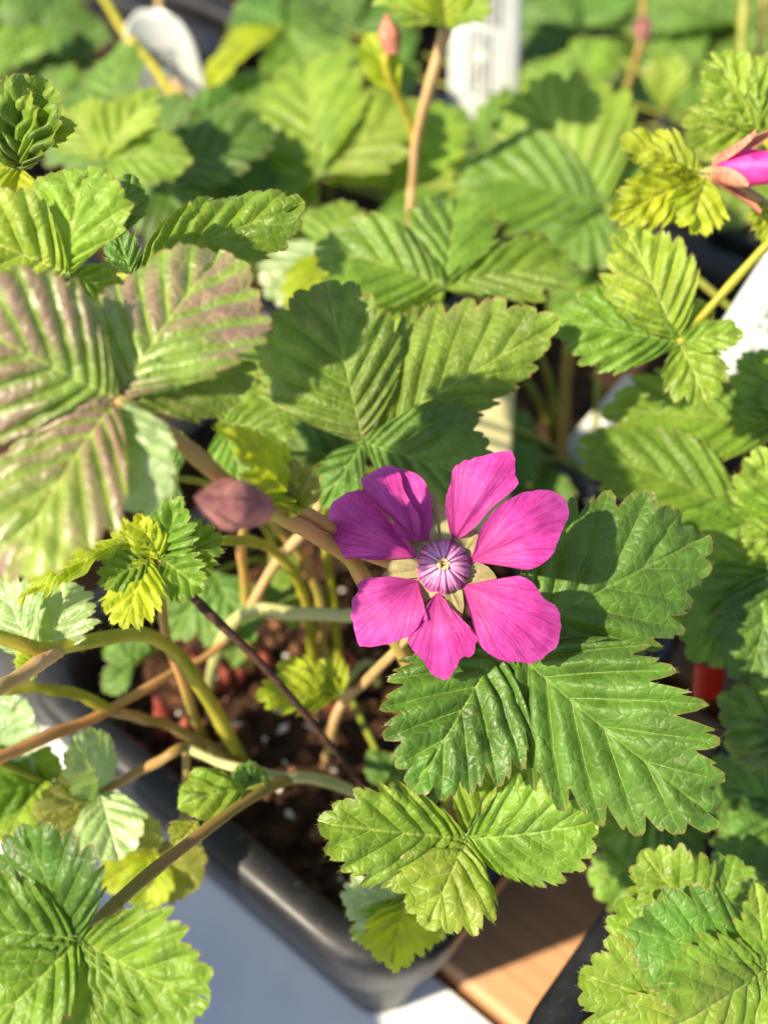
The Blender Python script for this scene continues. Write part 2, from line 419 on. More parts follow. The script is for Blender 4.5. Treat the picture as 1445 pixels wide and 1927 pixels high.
# ------------------------------------------------------------------ pots and soil
POT = 92.0
def rsq(half, r, z, n=7):
    pts = []
    for cx, cy, a0 in ((1, 1, 0), (-1, 1, 90), (-1, -1, 180), (1, -1, 270)):
        for k in range(n):
            a = math.radians(a0 + 90 * k / (n - 1))
            x = cx * (half - r) + r * math.cos(a); y = cy * (half - r) + r * math.sin(a)
            pts.append((x, y, z))
    return pts
POT_ME = None
def pot_mesh():
    prof = [(16, 3), (8.5, 66), (7.2, 76), (6.6, 78.6), (5.6, 79.8), (4.2, 80), (1.9, 79.8), (0.7, 79.0), (0.1, 77.6), (0, 75.5), (0.5, 67.5), (0.9, 66.8), (2.4, 66.6), (3.6, 66.0), (13.5, 0.6), (14.5, 0)]
    V, F = [], []
    for ins, z in prof: V += rsq(POT / 2 - ins, max(14 - ins * 0.5, 3), z)
    m = 28
    for i in range(len(prof) - 1):
        for k in range(m): F.append((i * m + k, (i + 1) * m + k, (i + 1) * m + (k + 1) % m, i * m + (k + 1) % m))
    F.append(tuple(range(m))); F.append(tuple(reversed(range((len(prof) - 1) * m, len(prof) * m))))
    return np.array(V) * MM, F
PV, PF = pot_mesh()
ang_pot = math.atan2(AX[1], AX[0])
def pot_at(cx, cy, label, zoff=0.0):
    global POT_ME
    if POT_ME is None:
        o = mk('plant_pot', PV, PF, M_POT, None, origin=(0, 0, 0)); POT_ME = o.data
    else:
        o = bpy.data.objects.new('plant_pot', POT_ME); COL.objects.link(o)
    o.location = (cx * MM, cy * MM, zoff * MM); o.rotation_euler = (0, 0, ang_pot); ORG[o.name] = np.array(o.location)
    return tag(o, label, 'plant pot', 'black square nursery pots')

def soil_at(cx, cy, label, detail):
    rng = np.random.default_rng(int(abs(cx * 7 + cy * 3)) + 5)
    n = 64 if detail else 14
    h = POT / 2 - 8.2
    g = np.linspace(-h, h, n); X, Y = np.meshgrid(g, g)
    Z = np.zeros_like(X)
    for fr, am in ((0.12, 1.2), (0.3, 0.7), (0.8, 0.45), (1.7, 0.3)):
        for _ in range(5):
            a = rng.random() * 6.28; f = fr * rng.uniform(0.7, 1.3)
            Z += am * 0.45 * np.sin((X * math.cos(a) + Y * math.sin(a)) * f + rng.random() * 6.28)
    if detail: Z += rng.normal(0, 0.22, Z.shape)
    Z += 66.0
    V = np.stack([X, Y, Z], -1).reshape(-1, 3)
    i = np.arange(n - 1); I, J = np.meshgrid(i, i); b = (J * n + I).ravel()
    F = [tuple(f) for f in np.stack([b, b + 1, b + n + 1, b + n], 1)]
    Vl = [V]; base = len(V)
    mats = [0] * len(F)
    def crumb(c, r, mi):
        nonlocal base
        q = np.array([(1, 0, 0), (-1, 0, 0), (0, 1, 0), (0, -1, 0), (0, 0, 1), (0, 0, -1), (.6, .6, .5), (-.6, .5, .55), (.5, -.6, .6), (-.55, -.6, .5)], float)
        t = np.array([(4, 6, 0), (4, 0, 8), (4, 8, 3), (4, 3, 9), (4, 9, 1), (4, 1, 7), (4, 7, 2), (4, 2, 6), (0, 6, 2), (2, 7, 1), (1, 9, 3), (3, 8, 0), (5, 0, 2), (5, 2, 1), (5, 1, 3), (5, 3, 0)])
        a = rng.random() * 6.28; R = np.array([[math.cos(a), -math.sin(a), 0], [math.sin(a), math.cos(a), 0], [0, 0, 1]])
        vv = (q * rng.uniform(0.6, 1.25, q.shape)) * np.array([1, rng.uniform(.5, 1), rng.uniform(.5, .9)]) * r
        Vl.append(vv @ R.T + c)
        for f in t: F.append(tuple(int(x) + base for x in f)); mats.append(mi)
        base += len(q)
    if detail:
        for k in range(1500):
            x, y = rng.uniform(-h, h, 2); z = Z[int((y + h) / (2 * h) * (n - 1)), int((x + h) / (2 * h) * (n - 1))]
            u = rng.random()
            if u < 0.03: crumb(np.array([x, y, z + 0.4]), rng.uniform(0.5, 1.5), 1)
            elif u < 0.26: crumb(np.array([x, y, z + 0.3]), rng.uniform(0.5, 1.9), 2)
            else: crumb(np.array([x, y, z + 0.1]), rng.uniform(0.3, 1.2), 0)
    c, s = math.cos(ang_pot), math.sin(ang_pot)
    V = np.concatenate(Vl); V = np.stack([V[:, 0] * c - V[:, 1] * s + cx, V[:, 0] * s + V[:, 1] * c + cy, V[:, 2]], 1) * MM
    o = mk('soil', V, F, [M_SOIL, M_PERL, M_BARK], None, origin=(cx * MM, cy * MM, 0.066), smooth=False)
    o.data.polygons.foreach_set('material_index', np.array(mats, np.int32))
    return tag(o, label, 'soil', kind='stuff')

C0 = PZ(742, 1884, 80)[:2] / MM           # front rim corner of the main pot
PM = C0 + (AX * POT / 2 + BX * POT / 2)[:2] - BX[:2] * 0 + np.array([0.0, -1.5])
def pot_xy(i, j): return PM + (AX * (i * 107) + BX * (j * 100))[:2]
POTS = {
 (0, 0): 'black square pot with brown soil under the magenta flower',
 (-1, 0): 'black square pot beside the wooden strip, under glossy light green leaves',
 (0, 1): 'black square pot right behind the flower pot, under the cream tag',
 (1, 0): 'black square pot under the large bronze tinged leaf',
 (1, 1): 'black square pot under the pale green blurred leaves',
 (-1, 1): 'black square pot under the leaf beside the red tag',
 (0, 2): 'black square pot below the white tag with the pink flower bud',
 (1, 2): 'black square pot in the back row under the upright white tag',
 (2, 1): 'black square pot in shade near the bent white tag',
 (2, 2): 'black square pot in the back row behind the bent white tag',
}
for (i, j), lab in POTS.items():
    x, y = pot_xy(i, j)
    pot_at(x, y, lab)
    soil_at(x, y, 'dark brown potting soil with perlite in the ' + lab, (i, j) == (0, 0))

pot_at(-132, 18, 'added black square pot out of view that shades the white sheet')  # unseen extra pot, added to cast shade over the bench sheet
# ------------------------------------------------------------------ leaflets
def leaflet_geom(L, wl, wr, n=6, tooth=0.27, tm=0.55, pb=0.95, pt=0.66, fold=0.25, droop=0.25, arch=0.5, quilt=1.0, ripple=0.04, K=12, R=9, seed=1, twist=0.0, curl=0.0, hair=0):
    """all lengths in mm. x across, y base->tip, z up."""
    rng = np.random.default_rng(seed)
    S = n * K
    t = np.linspace(0, 1, 600)
    env = np.where(t < tm, np.sin(np.pi / 2 * np.clip(t / tm, 0, 1)) ** pb, np.cos(np.pi / 2 * np.clip((t - tm) / (1 - tm), 0, 1)) ** pt)
    V, F, U, U2 = [], [], [], []
    base = 0
    s = np.linspace(0.012, 1, S)
    r = np.linspace(0, 1, R + 1) ** 0.9
    for sd, W in ((-1, wl), (1, wr)):
        hx = env * W
        al = np.concatenate([[0], np.cumsum(np.hypot(np.diff(hx), np.diff(t * L)))]); al /= al[-1]
        tx = np.interp(s, al, hx); ty = np.interp(s, al, t * L)
        y0 = L * (0.05 * s + 0.85 * s ** 2.5)
        ph0 = rng.uniform(0.05, 0.35)
        phase = s * n + ph0 * (1 - s)
        fr = phase % 1.0; idx = np.floor(phase).astype(int)
        dep = 0.74 * tooth * rng.uniform(0.8, 1.15, n + 3)[idx] * np.clip((s - 0.10) / 0.18, 0, 1)
        pn = 0.30
        cut = lambda x, ka, kb: np.clip(1 - np.where(x < 0, -x / ka, x / kb), 0, 1) ** 1.5
        jit = rng.uniform(-0.05, 0.05, n + 3)[idx]
        f = 1.05 * cut(fr - pn, 0.24, 0.40) + 0.50 * cut(fr - 0.68 - jit, 0.08, 0.16) + 0.12 * cut(fr - 0.12, 0.06, 0.05)
        fac = 1 - dep * f
        fac *= 1 + 0.03 * np.sin(s * 23 + rng.random() * 6)
        last = np.clip((s - 0.93) / 0.07, 0, 1); fac = fac * (1 - last) + last
        RR, SS = np.meshgrid(r, np.arange(S))
        ex = tx * fac; ey = y0 + (ty - y0) * fac
        X = ex[SS] * RR; Y = y0[SS] + (ey - y0)[SS] * RR
        # veins sweep forward towards the margin
        Y = Y - 0.02 * L * np.sin(np.pi * RR) * (1 - s[SS])
        ph = phase[SS]
        vd = np.abs((ph + 0.5) % 1 - 0.5)           # 0 on a vein, .5 between
        puff = np.sin(np.pi * np.clip(vd, 0, 0.5)) ** 0.85
        prof = np.clip(RR / 0.15, 0, 1) * np.clip(1.45 - RR, 0, 1)
        Z = quilt * 0.105 * L / n * 6 * 0.55 * (puff - 0.5) * prof * (0.35 + 0.65 * np.sin(np.pi * np.clip(s[SS] * 0.95 + 0.03, 0, 1)))
        # blisters between veins
        for _ in range(10):
            a = rng.random() * 6.28; k = rng.uniform(1.2, 2.6)
            Z += quilt * 0.065 * np.sin((X * math.cos(a) + Y * math.sin(a)) * k + rng.random() * 6.28) * np.clip(RR * 3, 0, 1)
        Z += fold * X - droop * X ** 2 / max(W, 1e-6)
        Z += ripple * L * RR ** 2 * np.sin(2 * np.pi * (s[SS] * rng.uniform(1.3, 2.4)) + rng.random() * 6.28)
        if curl: Z += curl * L * np.clip(RR - 0.55, 0, 1) ** 2 * 2.0
        V.append(np.stack([sd * X, Y, Z], -1).reshape(-1, 3))
        U.append(np.stack([ph, RR], -1).reshape(-1, 2)); U2.append(np.stack([sd * X, Y], -1).reshape(-1, 2))
        m = R + 1
        i, j = np.meshgrid(np.arange(R), np.arange(S - 1)); b = base + (j * m + i).ravel()
        q = np.stack([b, b + 1, b + m + 1, b + m], 1)
        if sd < 0: q = q[:, ::-1]
        F.append(q); base += S * m
    V = np.concatenate(V); U = np.concatenate(U); U2 = np.concatenate(U2); F = np.concatenate(F)
    # twist round the midrib, then bend along it
    if twist:
        a = twist * V[:, 1] / L; x, z = V[:, 0].copy(), V[:, 2].copy()
        V[:, 0] = x * np.cos(a) - z * np.sin(a); V[:, 2] = x * np.sin(a) + z * np.cos(a)
    if abs(arch) > 1e-3:
        k = arch / L; y, z = V[:, 1].copy(), V[:, 2].copy()
        V[:, 1] = np.sin(k * y) / k + z * np.sin(k * y); V[:, 2] = -(1 - np.cos(k * y)) / k + z * np.cos(k * y)
        ty_, tz_ = math.sin(k * L) / k, -(1 - math.cos(k * L)) / k
        c = math.hypot(ty_, tz_); ca, sa = ty_ / c, -tz_ / c
        y, z = V[:, 1].copy(), V[:, 2].copy(); sc = L / c
        V[:, 1] = (y * ca - z * sa) * sc; V[:, 2] = (y * sa + z * ca) * sc; V[:, 0] *= sc
    if hair:
        mi = np.concatenate([np.arange(S) * (R + 1) + R, S * (R + 1) + np.arange(S) * (R + 1) + R])
        pick = rng.choice(mi, hair); pv = V[pick]; inn = V[pick - 1]
        d = pv - inn; d /= np.linalg.norm(d, axis=1)[:, None] + 1e-9
        d += rng.normal(0, 0.45, d.shape); d /= np.linalg.norm(d, axis=1)[:, None]
        sd = np.cross(d, rng.normal(size=d.shape)); sd /= np.linalg.norm(sd, axis=1)[:, None]; sd *= 0.014
        nb = V.shape[0]; tp = pv + d * rng.uniform(0.2, 0.55, (hair, 1)); hv = np.stack([pv - sd, pv + sd, tp + sd * 0.3, tp - sd * 0.3], 1).reshape(-1, 3)
        V = np.concatenate([V, hv]); U = np.concatenate([U, np.repeat(np.stack([U[pick, 0] * 0 + 0.5, U[pick, 1]], 1), 4, 0)]); U2 = np.concatenate([U2, np.repeat(U2[pick], 4, 0)])
        k = nb + np.arange(hair) * 4
        F = np.concatenate([F, np.stack([k, k + 1, k + 2, k + 3], 1)])
    return V, F, U, U2

SEED = [100]
def leaflet(base, tip, width, N, mat, parent, asym=0.0, roll=0.0, **kw):
    SEED[0] += 1
    base = np.asarray(base); tip = np.asarray(tip)
    L = np.linalg.norm(tip - base) / MM
    kw.setdefault('seed', SEED[0])
    kw['n'] = kw.get('n', 6) + (2 if L > 14 else 1)      # larger leaflets carry more side veins
    V, F, U, U2 = leaflet_geom(L, width / 2 * (1 - asym), width / 2 * (1 + asym), **kw)
    Y = nrm(tip - base); Z = nrm(N - Y * np.dot(N, Y)); X = np.cross(Y, Z)
    if roll:
        a = math.radians(roll); X, Z = X * math.cos(a) + Z * math.sin(a), Z * math.cos(a) - X * math.sin(a)
    W = base + (V[:, :1] * X + V[:, 1:2] * Y + V[:, 2:3] * Z) * MM
    return mk('leaflet', W, F, LM[mat], parent, origin=base, uv=U, uv2=U2)

HERO = dict(K=14, R=10, hair=260); SOFT = dict(K=9, R=6)
RNG = random.Random(11)

def petiole(J, root, bend=0.55, side=0.0):
    J = np.asarray(J); root = np.asarray(root); h = J[2] - root[2]
    c1 = root + np.array([0, 0, max(h * bend, 0.01)]) + (J - root) * np.array([0.12 + side, 0.12, 0])
    c2 = J * np.array([0.72, 0.72, 0]) + root * np.array([0.28, 0.28, 0]) + np.array([0, 0, root[2] + h * 0.86])
    t = np.linspace(0, 1, 18)[:, None]
    return (1 - t) ** 3 * root + 3 * (1 - t) ** 2 * t * c1 + 3 * (1 - t) * t * t * c2 + t ** 3 * J

def leaf(sh, J, mat, lf, pet=None, root=None, rad=(0.85, 0.55), smat='green', q='hero', hairs=6, **com):
    """one compound leaf: petiole mesh with its leaflets as children. lf: (tipx, tipy, ddepth, width_px, normal, opts)"""
    jw = P(*J)
    if pet is not None: path = catmull([P(*p) for p in pet] + [jw], 8)
    else: path = petiole(jw, root if root is not None else ORG[sh.name])
    v, f = tube(path, rad, 8, hairs if q == 'hero' else 0, 0.45, RNG)
    lo = mk('leaf', v, f, M_STEM[smat], sh, origin=jw)
    for (tx, ty, dd, wpx, N, *rest) in lf:
        op = dict(HERO if q == 'hero' else SOFT); op.update(com)
        if rest: op.update(rest[0])
        m = op.pop('mat', mat); b = op.pop('base', None)
        bw = P(*b) if b else jw
        tw = P(tx, ty, J[2] + dd)
        leaflet(bw, tw, wpx * (J[2] + dd * 0.5) / FPX, IMG(*N), m, lo, **op)
    return lo

def tri(sh, J, mat, size, rot, N=(0, 0.35, 1), root=None, spread=70, wid=0.78, smat='green', mats=None, pet=None, **com):
    """a whole three-part leaf given by the direction of its end leaflet (degrees, 0 = right, 90 = up in the photo)"""
    jw = P(*J); Nw = IMG(*N)
    path = catmull([P(*p) for p in pet] + [jw], 8) if pet else petiole(jw, root if root is not None else ORG[sh.name])
    v, f = tube(path, (0.8, 0.5), 7)
    lo = mk('leaf', v, f, M_STEM[smat], sh, origin=jw)
    e1 = IMG(math.cos(math.radians(rot)), math.sin(math.radians(rot)), 0); e1 = nrm(e1 - Nw * np.dot(e1, Nw)); e2 = np.cross(Nw, e1)
    for k, a in enumerate((0, spread, -spread)):
        ar = math.radians(a + RNG.uniform(-8, 8)); d = e1 * math.cos(ar) + e2 * math.sin(ar) - Nw * 0.12
        s = size * J[2] / FPX * (1.0 if k == 0 else 0.9) * RNG.uniform(0.92, 1.08)
        op = dict(SOFT); op.update(n=RNG.choice((5, 6, 6, 7)), arch=RNG.uniform(0.2, 0.7), fold=RNG.uniform(0.15, 0.4), tm=RNG.uniform(0.46, 0.58)); op.update(com)
        leaflet(jw, jw + nrm(d) * s * MM, s * wid * RNG.uniform(0.92, 1.1), nrm(Nw + 0.15 * np.array([RNG.uniform(-1, 1), RNG.uniform(-1, 1), 0])), mats[k] if mats else mat, lo, **op)
    return lo

def stem(sh, pts, rad, smat, name='stem', seg=10, hairs=8, hl=0.5):
    path = catmull([P(*p) if not isinstance(p, np.ndarray) else p for p in pts], 10)
    t = np.linspace(0, 1, len(path)); k = len(pts)
    for ax in range(3): path[:, ax] += 0.00010 * np.sin(t * k * RNG.uniform(3, 5) + RNG.random() * 6) * np.sin(np.pi * t)
    v, f = tube(path, rad, seg, hairs, hl, RNG)
    return mk(name, v, f, M_STEM[smat], sh, origin=v[0])

def root_in(i, j, dx=0, dy=0):
    x, y = pot_xy(i, j); return np.array([(x + dx) * MM, (y + dy) * MM, 0.066])

# ------------------------------------------------------------------ flower builders
FC = P(834, 1066, 130)
FN = IMG(-0.05, 0.14, 1)
def onflower(px, py, h=0.0):
    r = ray(px, py); t = np.dot(FC - CAM, FN) / np.dot(r, FN)
    return CAM + r * t + FN * h * MM

def z7(x, y): return 600 + x / 2.89, 840 + y / 2.89
def fan(base, outline, lift, cup, wr, seed, NA=46, NR=14, tipup=0.0, claw=0.0):
    rng = np.random.default_rng(seed)
    b = onflower(*z7(*base)); e1 = nrm(onflower(*z7(base[0] + 100, base[1])) - b); e2 = np.cross(FN, e1)
    q = np.array([onflower(*z7(*p)) - b for p in outline]) / MM
    x, y = q @ e1, q @ e2
    a = np.unwrap(np.arctan2(y, x)); r = np.hypot(x, y)
    al = np.concatenate([[0], np.cumsum(np.hypot(np.diff(x), np.diff(y)))]); al /= al[-1]
    tt = np.linspace(0, 1, NA)
    # round the traced corners a little
    xs, ys = np.interp(tt, al, x), np.interp(tt, al, y)
    xs[1:-1] = (xs[:-2] + 2 * xs[1:-1] + xs[2:]) / 4; ys[1:-1] = (ys[:-2] + 2 * ys[1:-1] + ys[2:]) / 4
    fin = 1 + 0.008 * rng.normal(size=NA); xs *= fin; ys *= fin
    rr = np.linspace(0, 1, NR + 1)
    RR, TT = np.meshgrid(rr, tt)
    X = xs[:, None] * rr; Y = ys[:, None] * rr
    # bow the radial lines so the petal has full flanks
    Lm = r.max()
    D = np.hypot(X, Y) / Lm
    Z = 1.9 * cup * Lm * (np.sin(np.pi * np.clip(D, 0, 1)) * 0.5) + 2.4 * tipup * Lm * D ** 2
    for k in range(4):
        Z += 1.9 * wr * Lm * D * np.sin(TT * (5 + 4.5 * k) + rng.random() * 6.28 + D * rng.uniform(-1, 1)) * (0.6 ** k)
    Z += 0.24 * Lm * (np.abs(TT - 0.5) * 2) ** 2 * D * np.clip(1.15 - D * 0.5, 0, 1)
    Z += 0.075 * Lm * np.exp(-((TT - 0.5 - 0.12 * rng.normal()) / 0.10) ** 2) * np.sin(np.pi * np.clip(D, 0, 1))
    Z = Z + lift * (0.45 + 0.55 * np.clip(D * 1.5, 0, 1)) + claw * (1 - D)
    V = b + (X.reshape(-1, 1) * e1 + Y.reshape(-1, 1) * e2 + Z.reshape(-1, 1) * FN) * MM
    m = NR + 1
    i, j = np.meshgrid(np.arange(NR), np.arange(NA - 1)); bb = (j * m + i).ravel()
    F = np.stack([bb, bb + 1, bb + m + 1, bb + m], 1)
    nv = max(5, round(abs(a[-1] - a[0]) / 0.14))
    U = np.stack([TT * nv, D], -1).reshape(-1, 2); U2 = np.stack([X, Y], -1).reshape(-1, 2) + seed * 13.7
    return V, F, U, U2, b

def fan_obj(name, fans, mat, parent):
    V, F, U, U2 = [], [], [], []; n = 0
    for (v, f, u, u2, b) in fans:
        V.append(v); F.append(f + n); U.append(u); U2.append(u2); n += len(v)
    return mk(name, np.concatenate(V), np.concatenate(F), mat, parent, origin=fans[0][4], uv=np.concatenate(U), uv2=np.concatenate(U2))

def build_flower(sh):
    # receptacle and calyx cup as the flower's own mesh
    R = 2.98
    prof = [(0.2, -2.6), (1.5, -2.2), (2.6, -1.3), (3.6, -0.7), (3.9, -0.35), (3.3, -0.1), (2.9, 0.1), (2.75, 0.9), (2.45, 1.6), (1.85, 2.2), (1.0, 2.55), (0.05, 2.65)]
    e1 = nrm(np.cross([0, 0, 1], FN)); e2 = np.cross(FN, e1)
    V, F = [], []; m = 36
    for (r, z) in prof:
        for k in range(m):
            a = 2 * math.pi * k / m; V.append(FC + (r * (math.cos(a) * e1 + math.sin(a) * e2) + z * FN) * MM)
    for i in range(len(prof) - 1):
        for k in range(m): F.append((i * m + k, i * m + (k + 1) % m, (i + 1) * m + (k + 1) % m, (i + 1) * m + k))
    fl = mk('flower', V, F, [M_SEPAL, M_RECEP], sh, origin=FC)
    mi = [0] * (5 * m) + [1] * (6 * m); fl.data.polygons.foreach_set('material_index', np.array(mi, np.int32))
    tag(fl, 'open magenta flower with seven petals and a dome of pink stamens')
    S = lambda b, o, l, c, s: fan_obj('sepal', [fan(b, o, l, c, 0.02, s, NA=26, NR=8)], M_SEPAL, fl)
    S((665, 560), [(722, 500), (712, 440), (690, 370), (650, 285), (598, 222), (612, 280), (622, 340), (612, 430), (600, 505)], -0.15, 0.08, 31)
    S((770, 600), [(855, 600), (868, 520), (860, 446), (800, 470), (735, 505)], -0.2, 0.06, 32)
    S((770, 690), [(860, 628), (920, 655), (972, 715), (960, 722), (900, 750), (800, 756)], -0.2, 0.06, 33)
    S((700, 740), [(775, 770), (790, 860), (772, 968), (742, 935), (715, 880), (680, 810)], -0.3, 0.05, 34)
    S((570, 665), [(530, 615), (450, 618), (388, 620), (362, 690), (332, 706), (400, 724), (470, 722), (535, 716)], -0.2, 0.08, 35)
    S((610, 740), [(545, 730), (545, 780), (580, 850), (620, 815), (650, 800)], -0.35, 0.03, 36)
    S((590, 590), [(540, 620), (512, 560), (515, 522), (560, 520), (610, 525)], -0.3, 0.03, 37)
    Pn = lambda fans: fan_obj('petal', fans, M_PETAL, fl)
    p1 = Pn([fan((600, 514), [(608, 500), (621, 420), (613, 300), (582, 200), (532, 150), (470, 124), (440, 118), (400, 102), (330, 130), (285, 190), (345, 330), (450, 440), (520, 522)], 0.5, 0.10, 0.02, 1, tipup=-0.05),
             fan((530, 518), [(553, 490), (556, 440), (552, 400), (500, 320), (462, 250), (448, 160), (400, 97), (340, 108), (270, 145), (218, 180), (250, 250), (330, 340), (395, 398), (416, 430), (410, 470), (430, 496), (475, 514)], 1.35, 0.16, 0.012, 2, tipup=-0.07)])
    tag(p1, 'petal folded over on itself')
    Pn([fan((524, 604), [(522, 565), (500, 525), (440, 500), (410, 430), (330, 340), (236, 231), (140, 249), (72, 298), (42, 350), (60, 430), (98, 530), (145, 621), (205, 604), (280, 628), (380, 619), (450, 612), (500, 612)], 0.1, 0.10, 0.02, 3, tipup=-0.04)])
    Pn([fan((735, 510), [(712, 480), (690, 380), (685, 300), (722, 200), (718, 152), (742, 122), (800, 98), (880, 75), (960, 52), (1040, 44), (1063, 62), (1055, 160), (1086, 220), (1060, 246), (1000, 300), (920, 362), (860, 440), (790, 492)], 0.2, 0.16, 0.014, 4, tipup=0.05)])
    Pn([fan((820, 627), [(848, 575), (868, 470), (938, 370), (1050, 285), (1150, 246), (1250, 229), (1330, 258), (1366, 330), (1350, 400), (1302, 500), (1270, 590), (1200, 660), (1120, 690), (1040, 672), (950, 652), (870, 632)], 0.5, 0.17, 0.016, 5, tipup=-0.03)])
    Pn([fan((778, 757), [(860, 748), (950, 730), (1080, 711), (1140, 738), (1182, 780), (1212, 842), (1280, 860), (1310, 930), (1319, 1030), (1292, 1100), (1230, 1150), (1136, 1189), (1090, 1164), (1020, 1176), (930, 1140), (872, 1095), (840, 1000), (805, 870)], 0.75, 0.13, 0.016, 6, tipup=-0.05)])
    Pn([fan((640, 796), [(690, 838), (740, 930), (792, 1000), (846, 1030), (890, 1042), (850, 1056), (850, 1110), (828, 1162), (800, 1140), (772, 1150), (752, 1200), (710, 1262), (670, 1283), (610, 1240), (570, 1170), (512, 1112), (472, 1052), (540, 990), (565, 930), (590, 860)], 0.0, 0.12, 0.024, 7, tipup=-0.06)])
    Pn([fan((537, 728), [(545, 790), (572, 848), (578, 905), (602, 960), (568, 935), (530, 1000), (482, 1042), (438, 1052), (430, 1060), (360, 1080), (290, 1091), (215, 1093), (193, 1000), (174, 900), (186, 830), (242, 780), (198, 756), (270, 722), (400, 714)], 0.35, 0.13, 0.022, 8, tipup=-0.05)])
    # stamens closing over the core
    SM = None; N = 36
    rng = random.Random(4)
    for k in range(N):
        path = []
        for t in np.linspace(0, 1, 12):
            a = t * math.pi / 2 * 0.90
            path.append(np.array([R * math.cos(a) ** 0.85, 0, 2.95 * math.sin(a) + 0.05]) * MM)
        if SM is None:
            v, f = tube(path, (0.25, 0.27, 0.27, 0.24, 0.19, 0.13), 7, flat=0.8)
            nf = len(f)
            # anther: a small two-lobed grain
            for s in (-1, 1):
                av, af = tube([path[-1] + np.array([0.12, s * 0.07, 0.02]) * MM, path[-1] + np.array([-0.05, s * 0.09, 0.16]) * MM, path[-1] + np.array([-0.30, s * 0.07, 0.22]) * MM], (0.04, 0.11, 0.04), 6)
                b = len(v); v += av; f += [tuple(i + b for i in q) for q in af]
            o = mk('stamen', v, f, [M_FILA, M_ANTHER], fl, origin=(0, 0, 0))
            o.data.polygons.foreach_set('material_index', np.array([0] * nf + [1] * (len(f) - nf), np.int32))
            SM = o.data
        else:
            o = bpy.data.objects.new('stamen', SM); COL.objects.link(o); o.parent = fl
        a = 2 * math.pi * k / N + rng.uniform(-0.06, 0.06)
        from mathutils import Matrix
        M = Matrix((e1, e2, FN)).transposed() @ Matrix.Rotation(a, 3, 'Z')
        o.rotation_euler = M.to_euler(); s = rng.uniform(0.93, 1.03); o.scale = (s, s * rng.uniform(0.85, 1.2), s * rng.uniform(0.90, 1.10)); o.location = (0, 0, 0)
    for k in range(15):
        a = k * 2.4; r0 = 0.16 * math.sqrt(k)
        p0 = FC + (r0 * (math.cos(a) * e1 + math.sin(a) * e2) + 2.6 * FN) * MM
        p1 = FC + ((r0 + 0.12) * (math.cos(a + 0.5) * e1 + math.sin(a + 0.5) * e2) + (3.05 + 0.25 * rng.random()) * FN) * MM
        v, f = tube([p0, (p0 + p1) / 2, p1, p1 + FN * 0.08 * MM], (0.08, 0.10, 0.16, 0.07), 6)
        mk('pistil', v, f, M_ANTHER, fl, origin=p0)
    return fl

def bud(sh, base, tip, width, nsep=5, mat=None, petal=None, flare=0.0, label=None):
    """closed bud: base/tip photo positions, width px"""
    b, t = P(*base), P(*tip); A = nrm(t - b); L = np.linalg.norm(t - b) / MM; W = width * base[2] / FPX / 2
    e1 = nrm(np.cross(A, [0.2, 0.9, 0.1])); e2 = np.cross(A, e1)
    def lathe(prof, m=16):
        V, F = [], []
        for r, z in prof:
            for k in range(m):
                a = 2 * math.pi * k / m; V.append(b + (r * (math.cos(a) * e1 + math.sin(a) * e2) + z * A) * MM)
        for i in range(len(prof) - 1):
            for k in range(m): F.append((i * m + k, i * m + (k + 1) % m, (i + 1) * m + (k + 1) % m, (i + 1) * m + k))
        return V, F
    core = [(0.02, -0.05 * L), (W * 0.6, 0), (W * 0.86, L * 0.2), (W * 0.92, L * 0.4), (W * 0.62, L * 0.65), (W * 0.24, L * 0.85), (0.02, L * 0.97)]
    if flare: core = [(0.02, -0.05 * L), (W * 0.55, 0), (W * 0.8, L * 0.12), (W * 0.84, L * 0.35), (W * 0.72, L * 0.6), (W * 0.62, L * 0.85), (W * 0.3, L), (0.02, L * 1.01)]
    V, F = lathe(core)
    bo = mk('bud', V, F, petal or mat, sh, origin=b)
    if label: tag(bo, label)
    for k in range(nsep):
        a0 = 2 * math.pi * k / nsep; Vs, Fs = [], []
        for i, u in enumerate(np.linspace(0, 1, 10)):
            if flare: rad = W * (0.6 + 0.35 * math.sin(min(u * 2.2, 1.57))) + flare * W * u ** 2; zz = L * 0.62 * u - L * 0.02; half = 0.62 * (1 - u) ** 0.8 + 0.03
            else: rad = W * (0.58 + 0.44 * math.sin(math.pi * min(u * 0.5 / 0.36, 1) / 2)) if u < 0.36 else W * 1.02 * math.cos((u - 0.36) / 0.64 * math.pi / 2) ** 1.25; zz = L * u * 1.02 - L * 0.03; half = math.pi / nsep * 0.99 * (1 - 0.2 * u ** 2)
            for s in np.linspace(-1, 1, 7):
                a = a0 + s * half; rr = rad * (0.98 + 0.13 * (1 - s * s)) + 0.03
                Vs.append(b + (rr * (math.cos(a) * e1 + math.sin(a) * e2) + zz * A) * MM)
        for i in range(9):
            for j in range(6): Fs.append((i * 7 + j, i * 7 + j + 1, i * 7 + j + 8, i * 7 + j + 7))
        # short fur
        for _ in range(140):
            i = RNG.randrange(9); j = RNG.randrange(7); p = Vs[i * 7 + j]; d = nrm(p - b - A * np.dot(p - b, A)); d = nrm(d + A * RNG.uniform(0.1, 0.9) + np.array([RNG.uniform(-.4, .4) for _ in range(3)]))
            s = nrm(np.cross(d, A)) * 0.02 * MM; n0 = len(Vs); Vs += [p - s, p + s, p + d * RNG.uniform(0.3, 0.6) * MM]; Fs.append((n0, n0 + 1, n0 + 2))
        mk('sepal', Vs, Fs, mat, bo, origin=b)
    return bo

#==SCENE==
# ------------------------------------------------------------------ the flowering shoot
G = 'shoots of the potted plants'
def shoot(name, root, label): return thing(name, root, label, 'plant', G)

